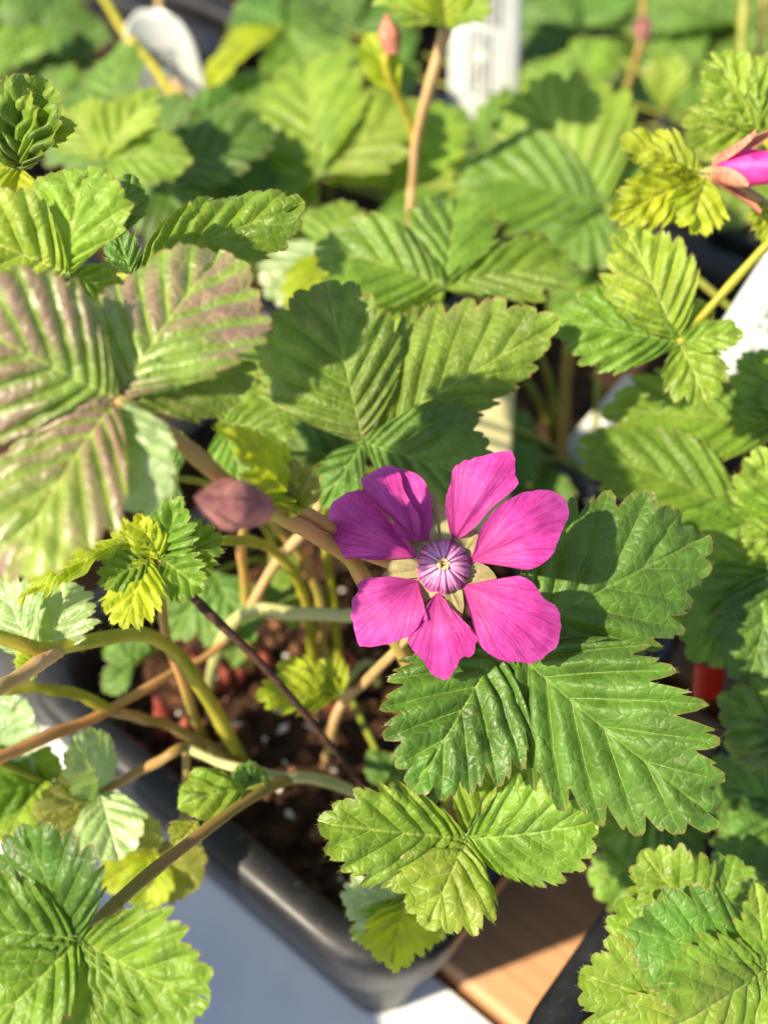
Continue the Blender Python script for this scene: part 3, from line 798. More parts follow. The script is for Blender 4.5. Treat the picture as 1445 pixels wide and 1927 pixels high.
s1 = shoot('flowering_shoot', root_in(0, 0, 6, -6), 'shoot carrying the open magenta flower, a closed purple bud and a big bronze tinged leaf')
stem(s1, [ORG[s1.name], (800, 1330, 172), (740, 1190, 152), (690, 1098, 141), (650, 1045, 136), (590, 1005, 127), (530, 974, 119), (482, 948, 114)], (1.3, 1.3, 1.15, 1.05, 0.95, 0.85, 0.8), 'orange')
stem(s1, [(520, 962, 120), (565, 962, 124), (615, 988, 130), (660, 1025, 136), (740, 1062, 137), FC - FN * 2.4 * MM], (0.75, 0.85, 0.8, 0.7, 0.8, 1.2), 'orange', name='flower_stalk')
build_flower(s1)
bud(s1, (490, 958, 108), (364, 936, 101), 92, mat=M_BUD, label='closed purple brown furry bud')
stem(s1, [(482, 948, 114), (500, 962, 109)], (0.9, 0.8), 'olive', name='bud_stalk', hairs=3)
leaf(s1, (220, 752, 106), 'bronze', [
    (-95, 590, -4, 350, (-0.34, 0.12, 1), dict(arch=0.35, fold=0.10, n=8, asym=-0.05, pt=0.5, quilt=1.2)),
    (415, 480, 8, 330, (-0.12, 0.25, 1), dict(arch=0.35, fold=0.22, n=7, asym=0.12, pt=0.5, quilt=1.0)),
    (10, 1095, -6, 290, (-0.32, 0.0, 1), dict(arch=0.4, fold=0.28, n=7, pt=0.55, quilt=1.2)),
    (290, 965, -2, 190, (-0.38, -0.05, 1), dict(arch=0.5, fold=0.15, n=6, mat='pale', pt=0.55)),
    (480, 700, 6, 150, (0.0, 0.1, 1), dict(arch=0.4, n=6, mat='blush')),
  ], pet=[(482, 948, 114), (412, 895, 108), (330, 825, 107)], rad=(0.9, 0.8), smat='orange', tooth=0.13)
leaf(s1, (560, 958, 118), 'young', [
    (402, 800, -14, 105, (0.15, 0.35, 1), dict(fold=0.35, arch=0.6, n=5)),
    (552, 862, -6, 90, (0.1, 0.2, 1), dict(fold=0.4, mat='olive', n=5, arch=0.9)),
  ], pet=[(530, 972, 121)], rad=(0.7, 0.6), smat='yellow', quilt=1.6)

# ------------------------------------------------------------------ leaves around the flower
s2 = shoot('leafy_shoot', root_in(0, 0, 14, -14), 'shoot with a glossy deep green three part leaf spread under the magenta flower')
leaf(s2, (945, 1205, 137), 'deep', [
    (1352, 1545, -8, 345, (-0.25, 0.05, 1), dict(n=7, tm=0.50, fold=0.18, arch=0.5, quilt=1.5, tooth=0.36, mat='shade', asym=0.0, pt=0.62, pb=1.1)),
    (775, 1490, -7, 300, (-0.15, -0.1, 1), dict(n=7, tm=0.52, fold=0.22, arch=0.5, quilt=1.4, tooth=0.32, pt=0.65)),
    (1325, 1010, 6, 330, (-0.05, 0.1, 1), dict(n=7, tm=0.55, fold=0.15, arch=0.4, quilt=1.0, mat='shade', asym=-0.1, pt=0.6)),
  ], root=root_in(0, 0, 14, -14))

s3 = shoot('leafy_shoot', root_in(0, 0, 8, 18), 'shoot with a broad dark leaf in shade right above the magenta flower')
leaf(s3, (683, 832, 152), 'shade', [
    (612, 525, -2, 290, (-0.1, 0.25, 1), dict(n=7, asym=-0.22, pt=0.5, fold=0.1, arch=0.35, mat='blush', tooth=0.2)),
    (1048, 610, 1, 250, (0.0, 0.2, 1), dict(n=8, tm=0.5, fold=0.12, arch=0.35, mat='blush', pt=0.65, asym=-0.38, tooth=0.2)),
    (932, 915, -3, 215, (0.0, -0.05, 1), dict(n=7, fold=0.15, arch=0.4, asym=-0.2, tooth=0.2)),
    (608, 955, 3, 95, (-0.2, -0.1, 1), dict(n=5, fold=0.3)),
  ])

s4 = shoot('leafy_shoot', root_in(0, 0, 18, -26), 'shoot with a low yellow green leaf hanging over the pot corner by the wooden strip')
leaf(s4, (876, 1578, 138), 'fresh', [
    (598, 1548, -5, 200, (-0.2, 0.15, 1), dict(n=6, tm=0.55, fold=0.15, arch=0.4, asym=-0.1, mat='mid', pt=0.6)),
    (800, 1748, -6, 225, (-0.15, -0.1, 1), dict(n=6, tm=0.58, fold=0.15, arch=0.5, pt=0.6, mat='fresh')),
    (1125, 1545, -2, 235, (0.05, -0.15, 1), dict(n=6, tm=0.55, fold=0.25, arch=0.4, mat='mid', pt=0.62)),
    (975, 1392, 3, 150, (-0.25, 0.1, 1), dict(n=5, tm=0.5, fold=0.5, arch=0.2, mat='fresh')),
    (1085, 1425, 10, 170, (0.2, 0.1, 1), dict(n=6, tm=0.5, fold=0.2, arch=0.4, mat='deep')),
  ], rad=(0.8, 0.6))
leaf(s4, (760, 1690, 150), 'young', [
    (738, 1828, -4, 120, (-0.2, 0, 1), dict(n=5, arch=0.9, fold=0.5)),
    (640, 1690, 2, 110, (-0.3, 0, 1), dict(n=5, arch=0.8, fold=0.4, mat='pale')),
    (832, 1770, 0, 90, (0.1, 0, 1), dict(n=5, arch=0.8, fold=0.5)),
    (668, 1770, 2, 80, (-0.1, 0, 1), dict(n=5, arch=0.8, fold=0.5, mat='fresh')),
  ], root=root_in(0, 0, 18, -26), tooth=0.3)

# ------------------------------------------------------------------ runners over the pot's front-left rim
s5 = shoot('runner', PZ(770, 1530, 65), 'olive runner crossing the pot rim to a glossy green leaf over the white sheet')
stem(s5, [ORG[s5.name], (694, 1502, 176), (600, 1466, 165), (530, 1462, 158), (430, 1440, 160), (352, 1408, 163)], (1.0, 0.9, 0.85, 0.75, 0.7), 'pale')
stem(s5, [(580, 1466, 163.5), (545, 1466, 159), (470, 1503, 150), (330, 1605, 138), (220, 1700, 126), (152, 1764, 120)], (0.55, 0.8, 0.82, 0.8, 0.75), 'olive')
leaf(s5, (150, 1766, 120), 'mid', [
    (45, 1548, -2, 260, (-0.32, 0.1, 1), dict(n=6, tm=0.55, arch=0.4, fold=0.15, pt=0.55, asym=-0.05, mat='deep')),
    (395, 1885, -5, 270, (-0.2, 0.0, 1), dict(n=7, arch=0.35, fold=0.2, quilt=1.5, mat='mid', tooth=0.2, pt=0.55)),
    (-40, 1960, -5, 190, (-0.3, -0.1, 1), dict(n=6, arch=0.35, fold=0.4, mat='mid')),
    (-110, 1720, -3, 200, (-0.25, 0.1, 1), dict(n=6, mat='mid')),
    (205, 2030, -2, 190, (-0.1, -0.1, 1), dict(n=6, mat='mid', fold=0.3)),
  ], pet=[(220, 1700, 126)], rad=(0.9, 0.8), smat='olive')
leaf(s5, (462, 1488, 152), 'fresh', [
    (335, 1520, -6, 105, (0.0, 0.6, 0.9), dict(n=5, fold=0.2, arch=1.3, tm=0.6, tooth=0.1, quilt=1.8)),
    (330, 1600, -6, 70, (-0.2, 0.3, 1), dict(n=5, fold=0.5, arch=0.3, mat='olive', base=(372, 1545, 148))),
    (500, 1455, 3, 60, (0.2, 0.3, 1), dict(n=4, mat='deep', base=(470, 1478, 153))),
    (450, 1440, 4, 60, (0.0, 0.3, 1), dict(n=4, mat='deep', base=(470, 1478, 153))),
  ], pet=[(500, 1478, 153)], rad=(0.5, 0.5), smat='green', hairs=3)

s6 = shoot('runner', PZ(420, 1410, 65), 'runner with pale half folded leaves lying over the black pot rim')
stem(s6, [ORG[s6.name], (352, 1406, 164), (270, 1448, 162), (192, 1490, 160)], (0.7, 0.8, 0.7), 'olive')
leaf(s6, (190, 1492, 160), 'olive', [
    (135, 1385, -8, 130, (0.5, 0.4, 0.8), dict(n=6, fold=0.3, arch=0.6, mat='pale', pt=0.5, tm=0.6)),
    (62, 1530, -4, 150, (-0.2, -0.5, 0.8), dict(n=6, fold=0.2, arch=0.5, mat='olive', pt=0.5, tm=0.6)),
    (225, 1620, -6, 140, (0.3, -0.2, 0.9), dict(n=6, fold=0.4, arch=0.5, mat='pale', pt=0.5, tm=0.6)),
    (100, 1600, -2, 130, (-0.3, -0.5, 0.8), dict(n=6, fold=0.3, arch=0.5, mat='olive')),
  ], pet=[(230, 1470, 163)], rad=(0.7, 0.6), smat='olive', q='soft', tooth=0.16)
leaf(s6, (290, 1602, 170), 'young', [
    (238, 1505, -3, 125, (-0.3, 0.2, 0.9), dict(n=6, fold=0.7, arch=0.5, mat='olive', pt=0.5, tm=0.6)),
    (372, 1670, 0, 130, (0.3, -0.1, 0.9), dict(n=6, fold=0.3, arch=0.5, mat='olive', pt=0.5, tm=0.55)),
    (190, 1668, -2, 100, (-0.3, 0, 0.9), dict(n=6, fold=0.5, arch=0.5)),
    (275, 1712, -2, 100, (0, -0.2, 0.9), dict(n=6, fold=0.6, arch=0.7)),
  ], pet=[(352, 1406, 165), (350, 1500, 169), (340, 1565, 170)], rad=(0.6, 0.55), smat='olive', q='soft', tooth=0.14)

s7 = shoot('runner', PZ(462, 1440, 65), 'arching yellow green stem that forks beside the pot rim')
stem(s7, [ORG[s7.name], (438, 1400, 178), (400, 1330, 168), (345, 1245, 156), (280, 1196, 148), (190, 1202, 142), (95, 1222, 137), (20, 1205, 133), (-60, 1180, 130)], (1.1, 1.1, 1.0, 0.95, 0.9, 0.95, 0.75), 'yellow', hairs=18)
stem(s7, [(110, 1224, 138), (60, 1258, 133), (-20, 1305, 127), (-80, 1340, 124)], (1.0, 0.9, 0.9), 'tan', hairs=12)
leaf(s7, (75, 1240, 139), 'pale', [
    (150, 1100, 4, 170, (-0.3, 0.3, 1), dict(n=6, mat='pale', arch=0.5, pt=0.55)),
    (5, 1085, 4, 140, (-0.4, 0.2, 1), dict(n=6, mat='pale', arch=0.5)),
    (30, 1262, 0, 60, (0, 0, 1), dict(n=4, mat='young')),
  ], pet=[(100, 1224, 138)], rad=(0.6, 0.5))
s8 = shoot('runner', PZ(470, 1450, 65), 'lower runner with an orange fork above the rim, ending in pale green leaves')
stem(s8, [ORG[s8.name], (420, 1420, 180), (330, 1370, 174), (270, 1352, 168), (208, 1338, 164)], (0.8, 0.8, 0.8), 'olive')
stem(s8, [(440, 1195, 182), (380, 1240, 178), (300, 1280, 172), (208, 1336, 164), (110, 1378, 156), (0, 1425, 148), (-60, 1450, 144)], (0.6, 0.65, 0.7, 0.85, 0.85, 0.8), 'orange')
stem(s8, [(205, 1336, 164), (150, 1308, 159), (90, 1296, 154), (20, 1296, 150), (-50, 1290, 148)], (0.9, 0.8, 0.8), 'yellow')
leaf(s8, (-10, 1432, 165), 'pale', [
    (45, 1312, -2, 160, (-0.3, 0.2, 1), dict(n=6, arch=0.5, pt=0.45, tm=0.6)),
    (70, 1400, 2, 110, (-0.2, 0, 1), dict(n=6, arch=0.5)),
    (110, 1470, 6, 130, (-0.2, 0, 1), dict(n=6, mat='mid')),
  ], pet=[(0, 1425, 150)], rad=(0.6, 0.5), q='soft', tooth=0.1)
leaf(s8, (85, 1470, 168), 'mid', [
    (10, 1590, -8, 170, (-0.35, 0, 1), dict(n=6, arch=0.5, mat='fresh')),
    (-60, 1500, -8, 170, (-0.35, 0, 1), dict(n=6, arch=0.5, mat='mid')),
    (150, 1560, 6, 120, (0.1, 0, 1), dict(n=6, arch=0.5, mat='mid')),
  ], pet=[(-10, 1432, 160)], rad=(0.6, 0.5), q='soft')

# crinkled young leaves under the big bronze leaf
s9 = shoot('leafy_shoot', PZ(385, 1395, 65), 'upright orange stalk with crinkled bright green young leaves under the bronze leaf')
stem(s9, [ORG[s9.name], (360, 1330, 172), (318, 1210, 158), (298, 1090, 146), (292, 1050, 142)], (0.8, 0.7, 0.6, 0.55), 'orange')
leaf(s9, (305, 1050, 140), 'mid', [
    (345, 935, -4, 120, (-0.1, 0.3, 1), dict(n=6, fold=0.3, arch=0.4)),
    (420, 1010, 0, 120, (0.2, 0, 1), dict(n=6, fold=0.3, arch=0.5)),
    (385, 1110, -2, 110, (0.2, -0.2, 1), dict(n=6, fold=0.3, arch=0.6)),
    (258, 965, -2, 80, (-0.3, 0.2, 1), dict(n=5, fold=0.6, mat='young')),
  ], pet=[(298, 1090, 146)], rad=(0.55, 0.5), quilt=2.0, tooth=0.34)
leaf(s9, (285, 1055, 140), 'young', [
    (235, 1185, -4, 135, (-0.3, 0.1, 1), dict(n=7, fold=0.2, arch=0.6, tm=0.6, pt=0.5)),
    (185, 1100, -2, 90, (-0.3, 0.1, 1), dict(n=6, fold=0.4, mat='mid')),
    (30, 1135, -4, 90, (-0.2, 0.6, 0.6), dict(n=9, fold=0.6, base=(235, 1020, 138), arch=0.3)),
    (215, 985, 2, 70, (-0.2, 0.3, 0.9), dict(n=5, fold=0.5)),
  ], pet=[(298, 1090, 146)], rad=(0.5, 0.45), quilt=2.0, tooth=0.34)

tw = mk('dead_twig', *tube(catmull([P(225, 972, 146), P(300, 1058, 149), P(390, 1150, 151), P(500, 1258, 157), P(600, 1375, 166), P(700, 1502, 180)], 10), (0.55, 0.6, 0.65, 0.6, 0.5, 0.4), 9, 10, 0.25, RNG), M_STEM['twig'])
tag(tw, 'thin dead dark brown twig slanting down to the soil', 'twig')

s10 = shoot('leafy_shoot', root_in(0, 0, 4, -2), 'short shoot with one small toothed yellow green leaf beside the dark twig')
leaf(s10, (640, 1305, 168), 'young', [
    (480, 1312, -4, 100, (-0.1, 0.5, 0.9), dict(n=6, fold=0.5, arch=0.3)),
    (600, 1242, 0, 80, (0.1, 0.4, 0.9), dict(n=5, fold=0.5)),
    (520, 1250, 0, 70, (-0.1, 0.4, 0.9), dict(n=5, fold=0.5)),
  ], rad=(0.7, 0.6), smat='pale', tooth=0.32)
# pale stalk crossing behind the flower and other stalks standing in the pot
s11 = shoot('stalk_cluster', root_in(0, 0, -4, 6), 'tangle of orange and pale bare stalks rising from the soil left of the flower')
stem(s11, [(690, 1158, 168), (640, 1158, 170), (560, 1155, 172), (490, 1148, 174), (440, 1170, 178), (405, 1240, 186), (392, 1300, 196)], (1.1, 1.1, 1.15, 1.1, 0.9), 'pale', name='stalk')
for k, (pts, m) in enumerate([
    ([(590, 1250, 196), (575, 1130, 178), (540, 1060, 168), (480, 1020, 160), (410, 1018, 150)], 'yellow'),
    ([(470, 1260, 196), (462, 1120, 182), (455, 1020, 170), (470, 940, 160)], 'orange'),
    ([(455, 1180, 186), (500, 1090, 176), (570, 1000, 166), (620, 920, 158), (655, 860, 154)], 'tan'),
    ([(610, 1250, 198), (600, 1120, 184), (560, 1040, 176), (500, 970, 168)], 'orange'),
    ([(640, 1260, 198), (625, 1120, 186), (612, 1010, 176), (605, 900, 170)], 'yellow'),
    ([(612, 1440, 199), (620, 1400, 190), (640, 1330, 180), (680, 1290, 172), (725, 1245, 160), (775, 1190, 150)], 'tan'),
  ]): stem(s11, pts, (0.9, 0.8, 0.7), m, name='stalk', hairs=4)
for k, (a, b, wd) in enumerate([((420, 1300), (410, 1240), 2.0), ((445, 1290), (440, 1225), 1.8), ((590, 1265), (588, 1180), 2.4), ((620, 1330), (612, 1240), 2.2), ((305, 1390), (285, 1290), 2.2), ((330, 1400), (350, 1340), 1.6), ((655, 1290), (650, 1220), 2.0), ((370, 1260), (350, 1215), 1.6), ((500, 1270), (480, 1205), 1.6), ((560, 1300), (570, 1235), 1.6)]):
    p0 = PZ(a[0], a[1], 67); p1 = P(b[0], b[1], np.dot(p0 - CAM, FX) / MM - 8)
    v, f = tube(catmull([p0, (p0 + p1) / 2 + np.array([0.001, 0, 0.001]), p1], 6), (wd * 0.6, wd * 0.8, wd * 0.45, 0.1), 9, 0)
    mk('bud_scale', v, f, M_STEM['red'], s11, origin=p0)

# ------------------------------------------------------------------ upper left
s12 = shoot('leafy_shoot', root_in(1, 0, 10, -10), 'shoot with a large pale lit leaf and a sharply toothed leaf behind the bronze leaf')
leaf(s12, (128, 515, 120), 'pale', [
    (165, 312, 2, 230, (-0.25, 0.2, 1), dict(n=6, tm=0.5, pt=0.5, arch=0.5, mat='fresh')),
    (-80, 430, -2, 240, (-0.28, 0.1, 1), dict(n=6, mat='fresh', arch=0.4)),
    (250, 330, 6, 90, (0.2, 0.3, 1), dict(n=5, mat='deep', base=(215, 450, 124))),
    (235, 560, 6, 90, (0.2, 0, 1), dict(n=5, mat='mid')),
  ], quilt=1.3, tooth=0.14)
leaf(s12, (250, 520, 136), 'shade', [
    (572, 388, 3, 190, (-0.1, 0.3, 1), dict(n=7, tm=0.55, arch=0.35, fold=0.2, quilt=1.3, pt=0.6, mat='mid')),
    (215, 430, 0, 70, (0, 0.2, 1), dict(n=5, mat='deep')),
  ], tooth=0.2)
s13 = shoot('leafy_shoot', root_in(1, 0, -6, 0), 'shoot with an unfolding pleated leaf with tan ridges on a yellow young leaf')
leaf(s13, (40, 320, 138), 'young', [
    (90, 150, -2, 150, (0.1, 0.3, 0.9), dict(n=6, fold=0.9, mat='blush', quilt=3.0)),
    (10, 150, -2, 140, (-0.1, 0.3, 0.9), dict(n=6, fold=0.8, mat='fresh', quilt=3.0)),
    (145, 235, 0, 80, (0.1, 0.5, 0.7), dict(n=6, fold=0.7, mat='fresh', quilt=2.0)),
    (30, 430, 0, 130, (-0.2, 0.2, 1), dict(n=5, fold=0.5, arch=0.8)),
    (-60, 320, 0, 130, (-0.2, 0.2, 1), dict(n=5, fold=0.5, arch=0.8)),
  ], tooth=0.12)

# ------------------------------------------------------------------ centre and right, middle distance
s14 = shoot('leafy_shoot', root_in(0, 1, -20, -18), 'shoot with a three part leaf whose right leaflet glows yellow green, above the shaded leaf')
leaf(s14, (836, 540, 172), 'mid', [
    (590, 462, 2, 195, (-0.15, 0.3, 1), dict(n=6, arch=0.4, pt=0.65)),
    (862, 365, 8, 185, (-0.05, 0.4, 1), dict(n=6, fold=0.4, arch=0.3, pt=0.6)),
    (1098, 505, 2, 150, (0.1, 0.45, 0.9), dict(n=6, fold=0.3, arch=0.5, pt=0.6, mat='mid')),
    (700, 640, 4, 140, (-0.1, 0, 1), dict(n=6, mat='fresh')),
  ], q='soft')
leaf(s14, (620, 470, 205), 'young', [
    (500, 560, 0, 160, (-0.3, 0.2, 1), dict(n=6, mat='pale')), (560, 620, -6, 120, (-0.2, 0, 1), dict(n=6, mat='young')), (640, 380, 6, 140, (-0.2, 0.2, 1), dict(n=6, mat='fresh')), (760, 640, -6, 110, (-0.2, 0, 1), dict(n=6, mat='young')),
  ], q='soft')
s15 = shoot('leafy_shoot', root_in(-1, 1, -18, 12), 'shoot with a fresh green coarsely toothed leaf in front of the white tag')
leaf(s15, (1276, 646, 156), 'fresh', [
    (1172, 422, 0, 180, (-0.2, 0.35, 0.9), dict(n=7, fold=0.3, arch=0.3, tm=0.55)),
    (1035, 600, 2, 170, (-0.25, 0.1, 1), dict(n=7, fold=0.2, arch=0.4, mat='mid', tm=0.55)),
    (1330, 765, -2, 130, (0.0, -0.1, 1), dict(n=6, fold=0.3, arch=0.6)),
    (1398, 630, -2, 75, (0.1, 0.3, 0.9), dict(n=5, fold=0.4)),
    (1318, 560, 2, 80, (0.15, 0.3, 0.9), dict(n=6, fold=0.3)),
  ], pet=[(1540, 370, 150), (1445, 458, 152), (1330, 585, 156)], rad=(0.7, 0.6), smat='yellow', tooth=0.24, quilt=1.5)
s16 = shoot('flowering_shoot', root_in(-1, 1, 20, 10), 'shoot with a pink flower bud beside small yellow green toothed leaves')
bud(s16, (1350, 318, 156), (1495, 314, 150), 84, mat=M_BUDPINK, petal=M_HOTPINK, flare=0.9, label='half open bright pink bud with salmon sepals')
stem(s16, [(1310, 330, 158), (1352, 319, 158)], (0.6, 0.8), 'pale', name='bud_stalk')
leaf(s16, (1318, 332, 158), 'young', [
    (1165, 262, 0, 125, (-0.1, 0.5, 0.8), dict(n=7, fold=0.3, arch=0.4)),
    (1145, 410, -2, 120, (-0.15, -0.2, 0.9), dict(n=8, fold=0.5, arch=0.4)),
    (1300, 440, -2, 120, (0.1, -0.2, 0.9), dict(n=6, fold=0.3, arch=0.6, pt=0.45, tm=0.65)),
  ], pet=[(1545, 640, 165), (1510, 470, 160), (1420, 370, 160)], rad=(0.9, 0.6), smat='tan', tooth=0.32, quilt=1.8)
leaf(s16, (1432, 255, 162), 'fresh', [
    (1335, 98, 0, 150, (-0.15, 0.35, 0.9), dict(n=7, fold=0.35, arch=0.3, tm=0.55)),
    (1282, 232, 0, 150, (-0.25, 0.1, 1), dict(n=7, fold=0.3, arch=0.4, tm=0.55)),
    (1450, 105, 2, 110, (0.2, 0.3, 0.9), dict(n=6, fold=0.5)),
    (1520, 200, 0, 130, (0.2, 0.3, 0.9), dict(n=6)),
    (1440, 460, -4, 90, (0.2, -0.2, 0.9), dict(n=6, base=(1440, 380, 160), mat='young')),
  ], pet=[(1560, 560, 168), (1500, 350, 164)], rad=(0.7, 0.6), smat='yellow', tooth=0.28, quilt=1.8)
stem(s16, [(1330, 190, 210), (1400, 150, 200), (1480, 80, 190)], (0.9, 0.9), 'tan')

s17 = shoot('leafy_shoot', root_in(-1, 1, 8, -6), 'shoot with smooth mid green leaves under the toothed leaf by the white tag')
leaf(s17, (1490, 800, 172), 'mid', [
    (1130, 775, 2, 200, (-0.2, 0.25, 1), dict(n=8, fold=0.2, arch=0.3)),
    (1400, 660, 2, 160, (-0.1, 0.35, 1), dict(n=7)),
    (1480, 700, 0, 140, (0.1, 0.3, 1), dict(n=6)),
  ], q='soft')
leaf(s17, (1420, 975, 170), 'mid', [
    (1085, 835, 0, 200, (-0.15, 0.2, 1), dict(n=7, fold=0.15, arch=0.35, pt=0.6, mat='mid')),
    (1240, 1060, 0, 170, (-0.1, -0.1, 1), dict(n=6, mat='mid')),
    (1500, 860, -4, 160, (-0.1, 0.1, 1), dict(n=6, mat='fresh')),
  ], q='soft')
leaf(s17, (1480, 1010, 158), 'fresh', [
    (1425, 840, -3, 150, (-0.2, 0.1, 1), dict(n=7, quilt=2.0, asym=-0.1)), (1395, 1020, -2, 110, (-0.2, 0.1, 1), dict(n=6, quilt=1.8)),
  ])
s18 = shoot('leafy_shoot', root_in(-1, 0, 6, 26), 'shoot with a wide smooth leaf pointing down over the red tag')
leaf(s18, (1460, 1062, 158), 'shade', [
    (1205, 1110, 2, 190, (-0.25, 0.1, 1), dict(n=6, arch=0.3, fold=0.15, mat='fresh')),
    (1295, 1240, 0, 230, (-0.2, -0.05, 1), dict(n=6, arch=0.4, mat='mid')),
    (1400, 1300, -2, 190, (-0.1, -0.1, 1), dict(n=6, arch=0.5, mat='shade')),
  ], q='soft', tooth=0.26)
s19 = shoot('leafy_shoot', root_in(-1, 0, 22, 18), 'shoot with an olive blushed leaf and a dark leaf below the red tag')
leaf(s19, (1510, 1400, 155), 'olive', [
    (1350, 1310, 0, 150, (-0.2, 0.2, 1), dict(n=6, mat='blush', quilt=1.4)), (1360, 1400, 0, 110, (-0.2, 0, 1), dict(n=6, mat='blush')), (1470, 1250, 0, 130, (0, 0.2, 1), dict(n=6, mat='blush')),
  ], tooth=0.24)
leaf(s19, (1500, 1530, 165), 'shade', [
    (1310, 1450, 0, 190, (-0.1, 0.1, 1), dict(n=6, mat='shade')), (1340, 1620, 0, 190, (-0.1, -0.1, 1), dict(n=6, mat='shade')), (1480, 1660, 0, 150, (0, -0.1, 1), dict(n=6, mat='mid')),
  ], q='soft')
s20 = shoot('leafy_shoot', root_in(-1, 0, -10, 22), 'shoot with two dark low leaves between the wooden strip and the glossy leaf')
leaf(s20, (1255, 1500, 172), 'deep', [
    (1120, 1590, 0, 170, (-0.2, 0.0, 1), dict(n=7, mat='mid', quilt=1.8)), (1270, 1640, 0, 140, (0.1, 0, 1), dict(n=6, mat='deep')),
  ], q='soft')
leaf(s20, (1235, 1640, 172), 'shade', [
    (1105, 1650, 0, 140, (-0.3, 0.1, 1), dict(n=5, mat='mid', pt=0.5)), (1160, 1740, 0, 130, (-0.1, -0.2, 1), dict(n=5, mat='shade')),
  ], q='soft')
s21 = shoot('leafy_shoot', root_in(-1, 0, 0, -6), 'shoot with bright glossy crowded leaves in the pot beside the wooden strip')
leaf(s21, (1440, 1820, 126), 'fresh', [
    (1180, 1745, -2, 240, (-0.1, 0.3, 1), dict(n=6, mat='shade', arch=0.35, quilt=0.8)),
    (1225, 1850, -4, 190, (0.05, -0.2, 1), dict(n=6, mat='mid', arch=0.35)),
    (1420, 1660, -4, 100, (-0.2, 0.3, 1), dict(n=5, mat='fresh', fold=0.5)),
    (1500, 1700, -3, 130, (0.1, 0.2, 1), dict(n=5, mat='mid')),
    (1260, 1935, -5, 220, (-0.25, -0.1, 1), dict(n=6, mat='fresh', arch=0.4)),
    (1470, 1990, -4, 150, (-0.2, -0.1, 1), dict(n=6, mat='fresh')),
  ], quilt=0.75)
leaf(s21, (1330, 1900, 136), 'fresh', [
    (1090, 1830, 0, 270, (-0.3, 0.1, 1), dict(n=7, mat='fresh', quilt=0.8, pt=0.55)), (1170, 2020, -2, 230, (-0.3, -0.1, 1), dict(n=6, mat='fresh')), (1165, 1690, 6, 210, (-0.2, 0.2, 1), dict(n=6, mat='mid')),
  ], quilt=0.75)
leaf(s21, (1330, 1760, 146), 'mid', [
    (1205, 1600, 0, 190, (-0.2, 0.3, 1), dict(n=6, mat='mid')), (1385, 1610, 2, 210, (0.0, 0.3, 1), dict(n=7, mat='mid')), (1180, 1720, 0, 140, (-0.2, 0.1, 1), dict(n=6, mat='fresh')),
  ], q='soft', quilt=0.75)

# ------------------------------------------------------------------ far leaves
s22 = shoot('leafy_shoot', root_in(-1, 1, -34, 16), 'shoot with a large soft mid green leaf half in light behind the sharp leaves')
leaf(s22, (1140, 388, 215), 'shade', [
    (850, 325, 2, 220, (-0.25, 0.3, 1), dict(n=7, mat='mid')), (985, 165, 6, 300, (-0.3, 0.3, 0.9), dict(n=7, mat='fresh')), (1040, 490, -4, 200, (-0.15, 0.1, 1), dict(n=7, mat='shade')),
    (1260, 250, 8, 180, (0.1, 0.4, 0.9), dict(n=7, mat='mid')),
  ], q='soft')
s23 = shoot('leafy_shoot', root_in(0, 1, 0, 24), 'shoot with bright light green blurred leaves beside the tan stalk')
for J, m, sz, rt in (((600, 330, 222), 'fresh', 230, 110), ((735, 345, 228), 'fresh', 190, 60), ((600, 400, 225), 'fresh', 180, 200), ((700, 420, 220), 'mid', 170, -60), ((500, 300, 265), 'shade', 170, 150), ((560, 240, 280), 'fresh', 170, 100), ((900, 300, 285), 'mid', 150, -20), ((650, 210, 300), 'mid', 160, 110), ((800, 430, 250), 'fresh', 150, 20)):
    tri(s23, J, m, sz * 1.2, rt, (-0.25, 0.25, 1), quilt=0.7)
s24 = shoot('flowering_shoot', PZ(772, 600, 65), 'tall tan stalk topped by a yellow green leaf with a small pink bud')
stem(s24, [ORG[s24.name], (772, 440, 222), (776, 340, 212), (788, 240, 204), (815, 140, 196), (838, 55, 190)], (1.0, 0.9, 0.85, 0.95, 1.1, 1.2), 'tan')
leaf(s24, (840, 52, 190), 'young', [
    (700, 5, -2, 130, (0.0, 0.5, 0.8), dict(n=6, fold=0.5, mat='fresh')), (925, -10, -2, 130, (0.1, 0.5, 0.8), dict(n=6, fold=0.5, mat='fresh')), (815, -110, 0, 150, (0, 0.5, 0.8), dict(n=6, fold=0.5)), (760, -60, 2, 110, (0, .5, .8), dict(n=6, fold=.5)),
  ], pet=[(830, 85, 192)], smat='tan', q='soft', tooth=0.3)
stem(s24, [(780, 270, 207), (765, 215, 203), (740, 165, 199), (726, 115, 196), (735, 95, 195)], (0.7, 0.75, 0.9, 0.7), 'yellow', name='bud_stalk')
bud(s24, (738, 100, 195), (726, 22, 193), 42, mat=M_BUDPINK, label='small pink closed bud')
leaf(s24, (748, 180, 200), 'young', [(690, 62, -2, 75, (-0.3, 0.2, 0.9), dict(n=5, fold=0.7, tooth=0.1))], pet=[(762, 212, 203)], rad=(0.6, 0.6), smat='yellow', q='soft')

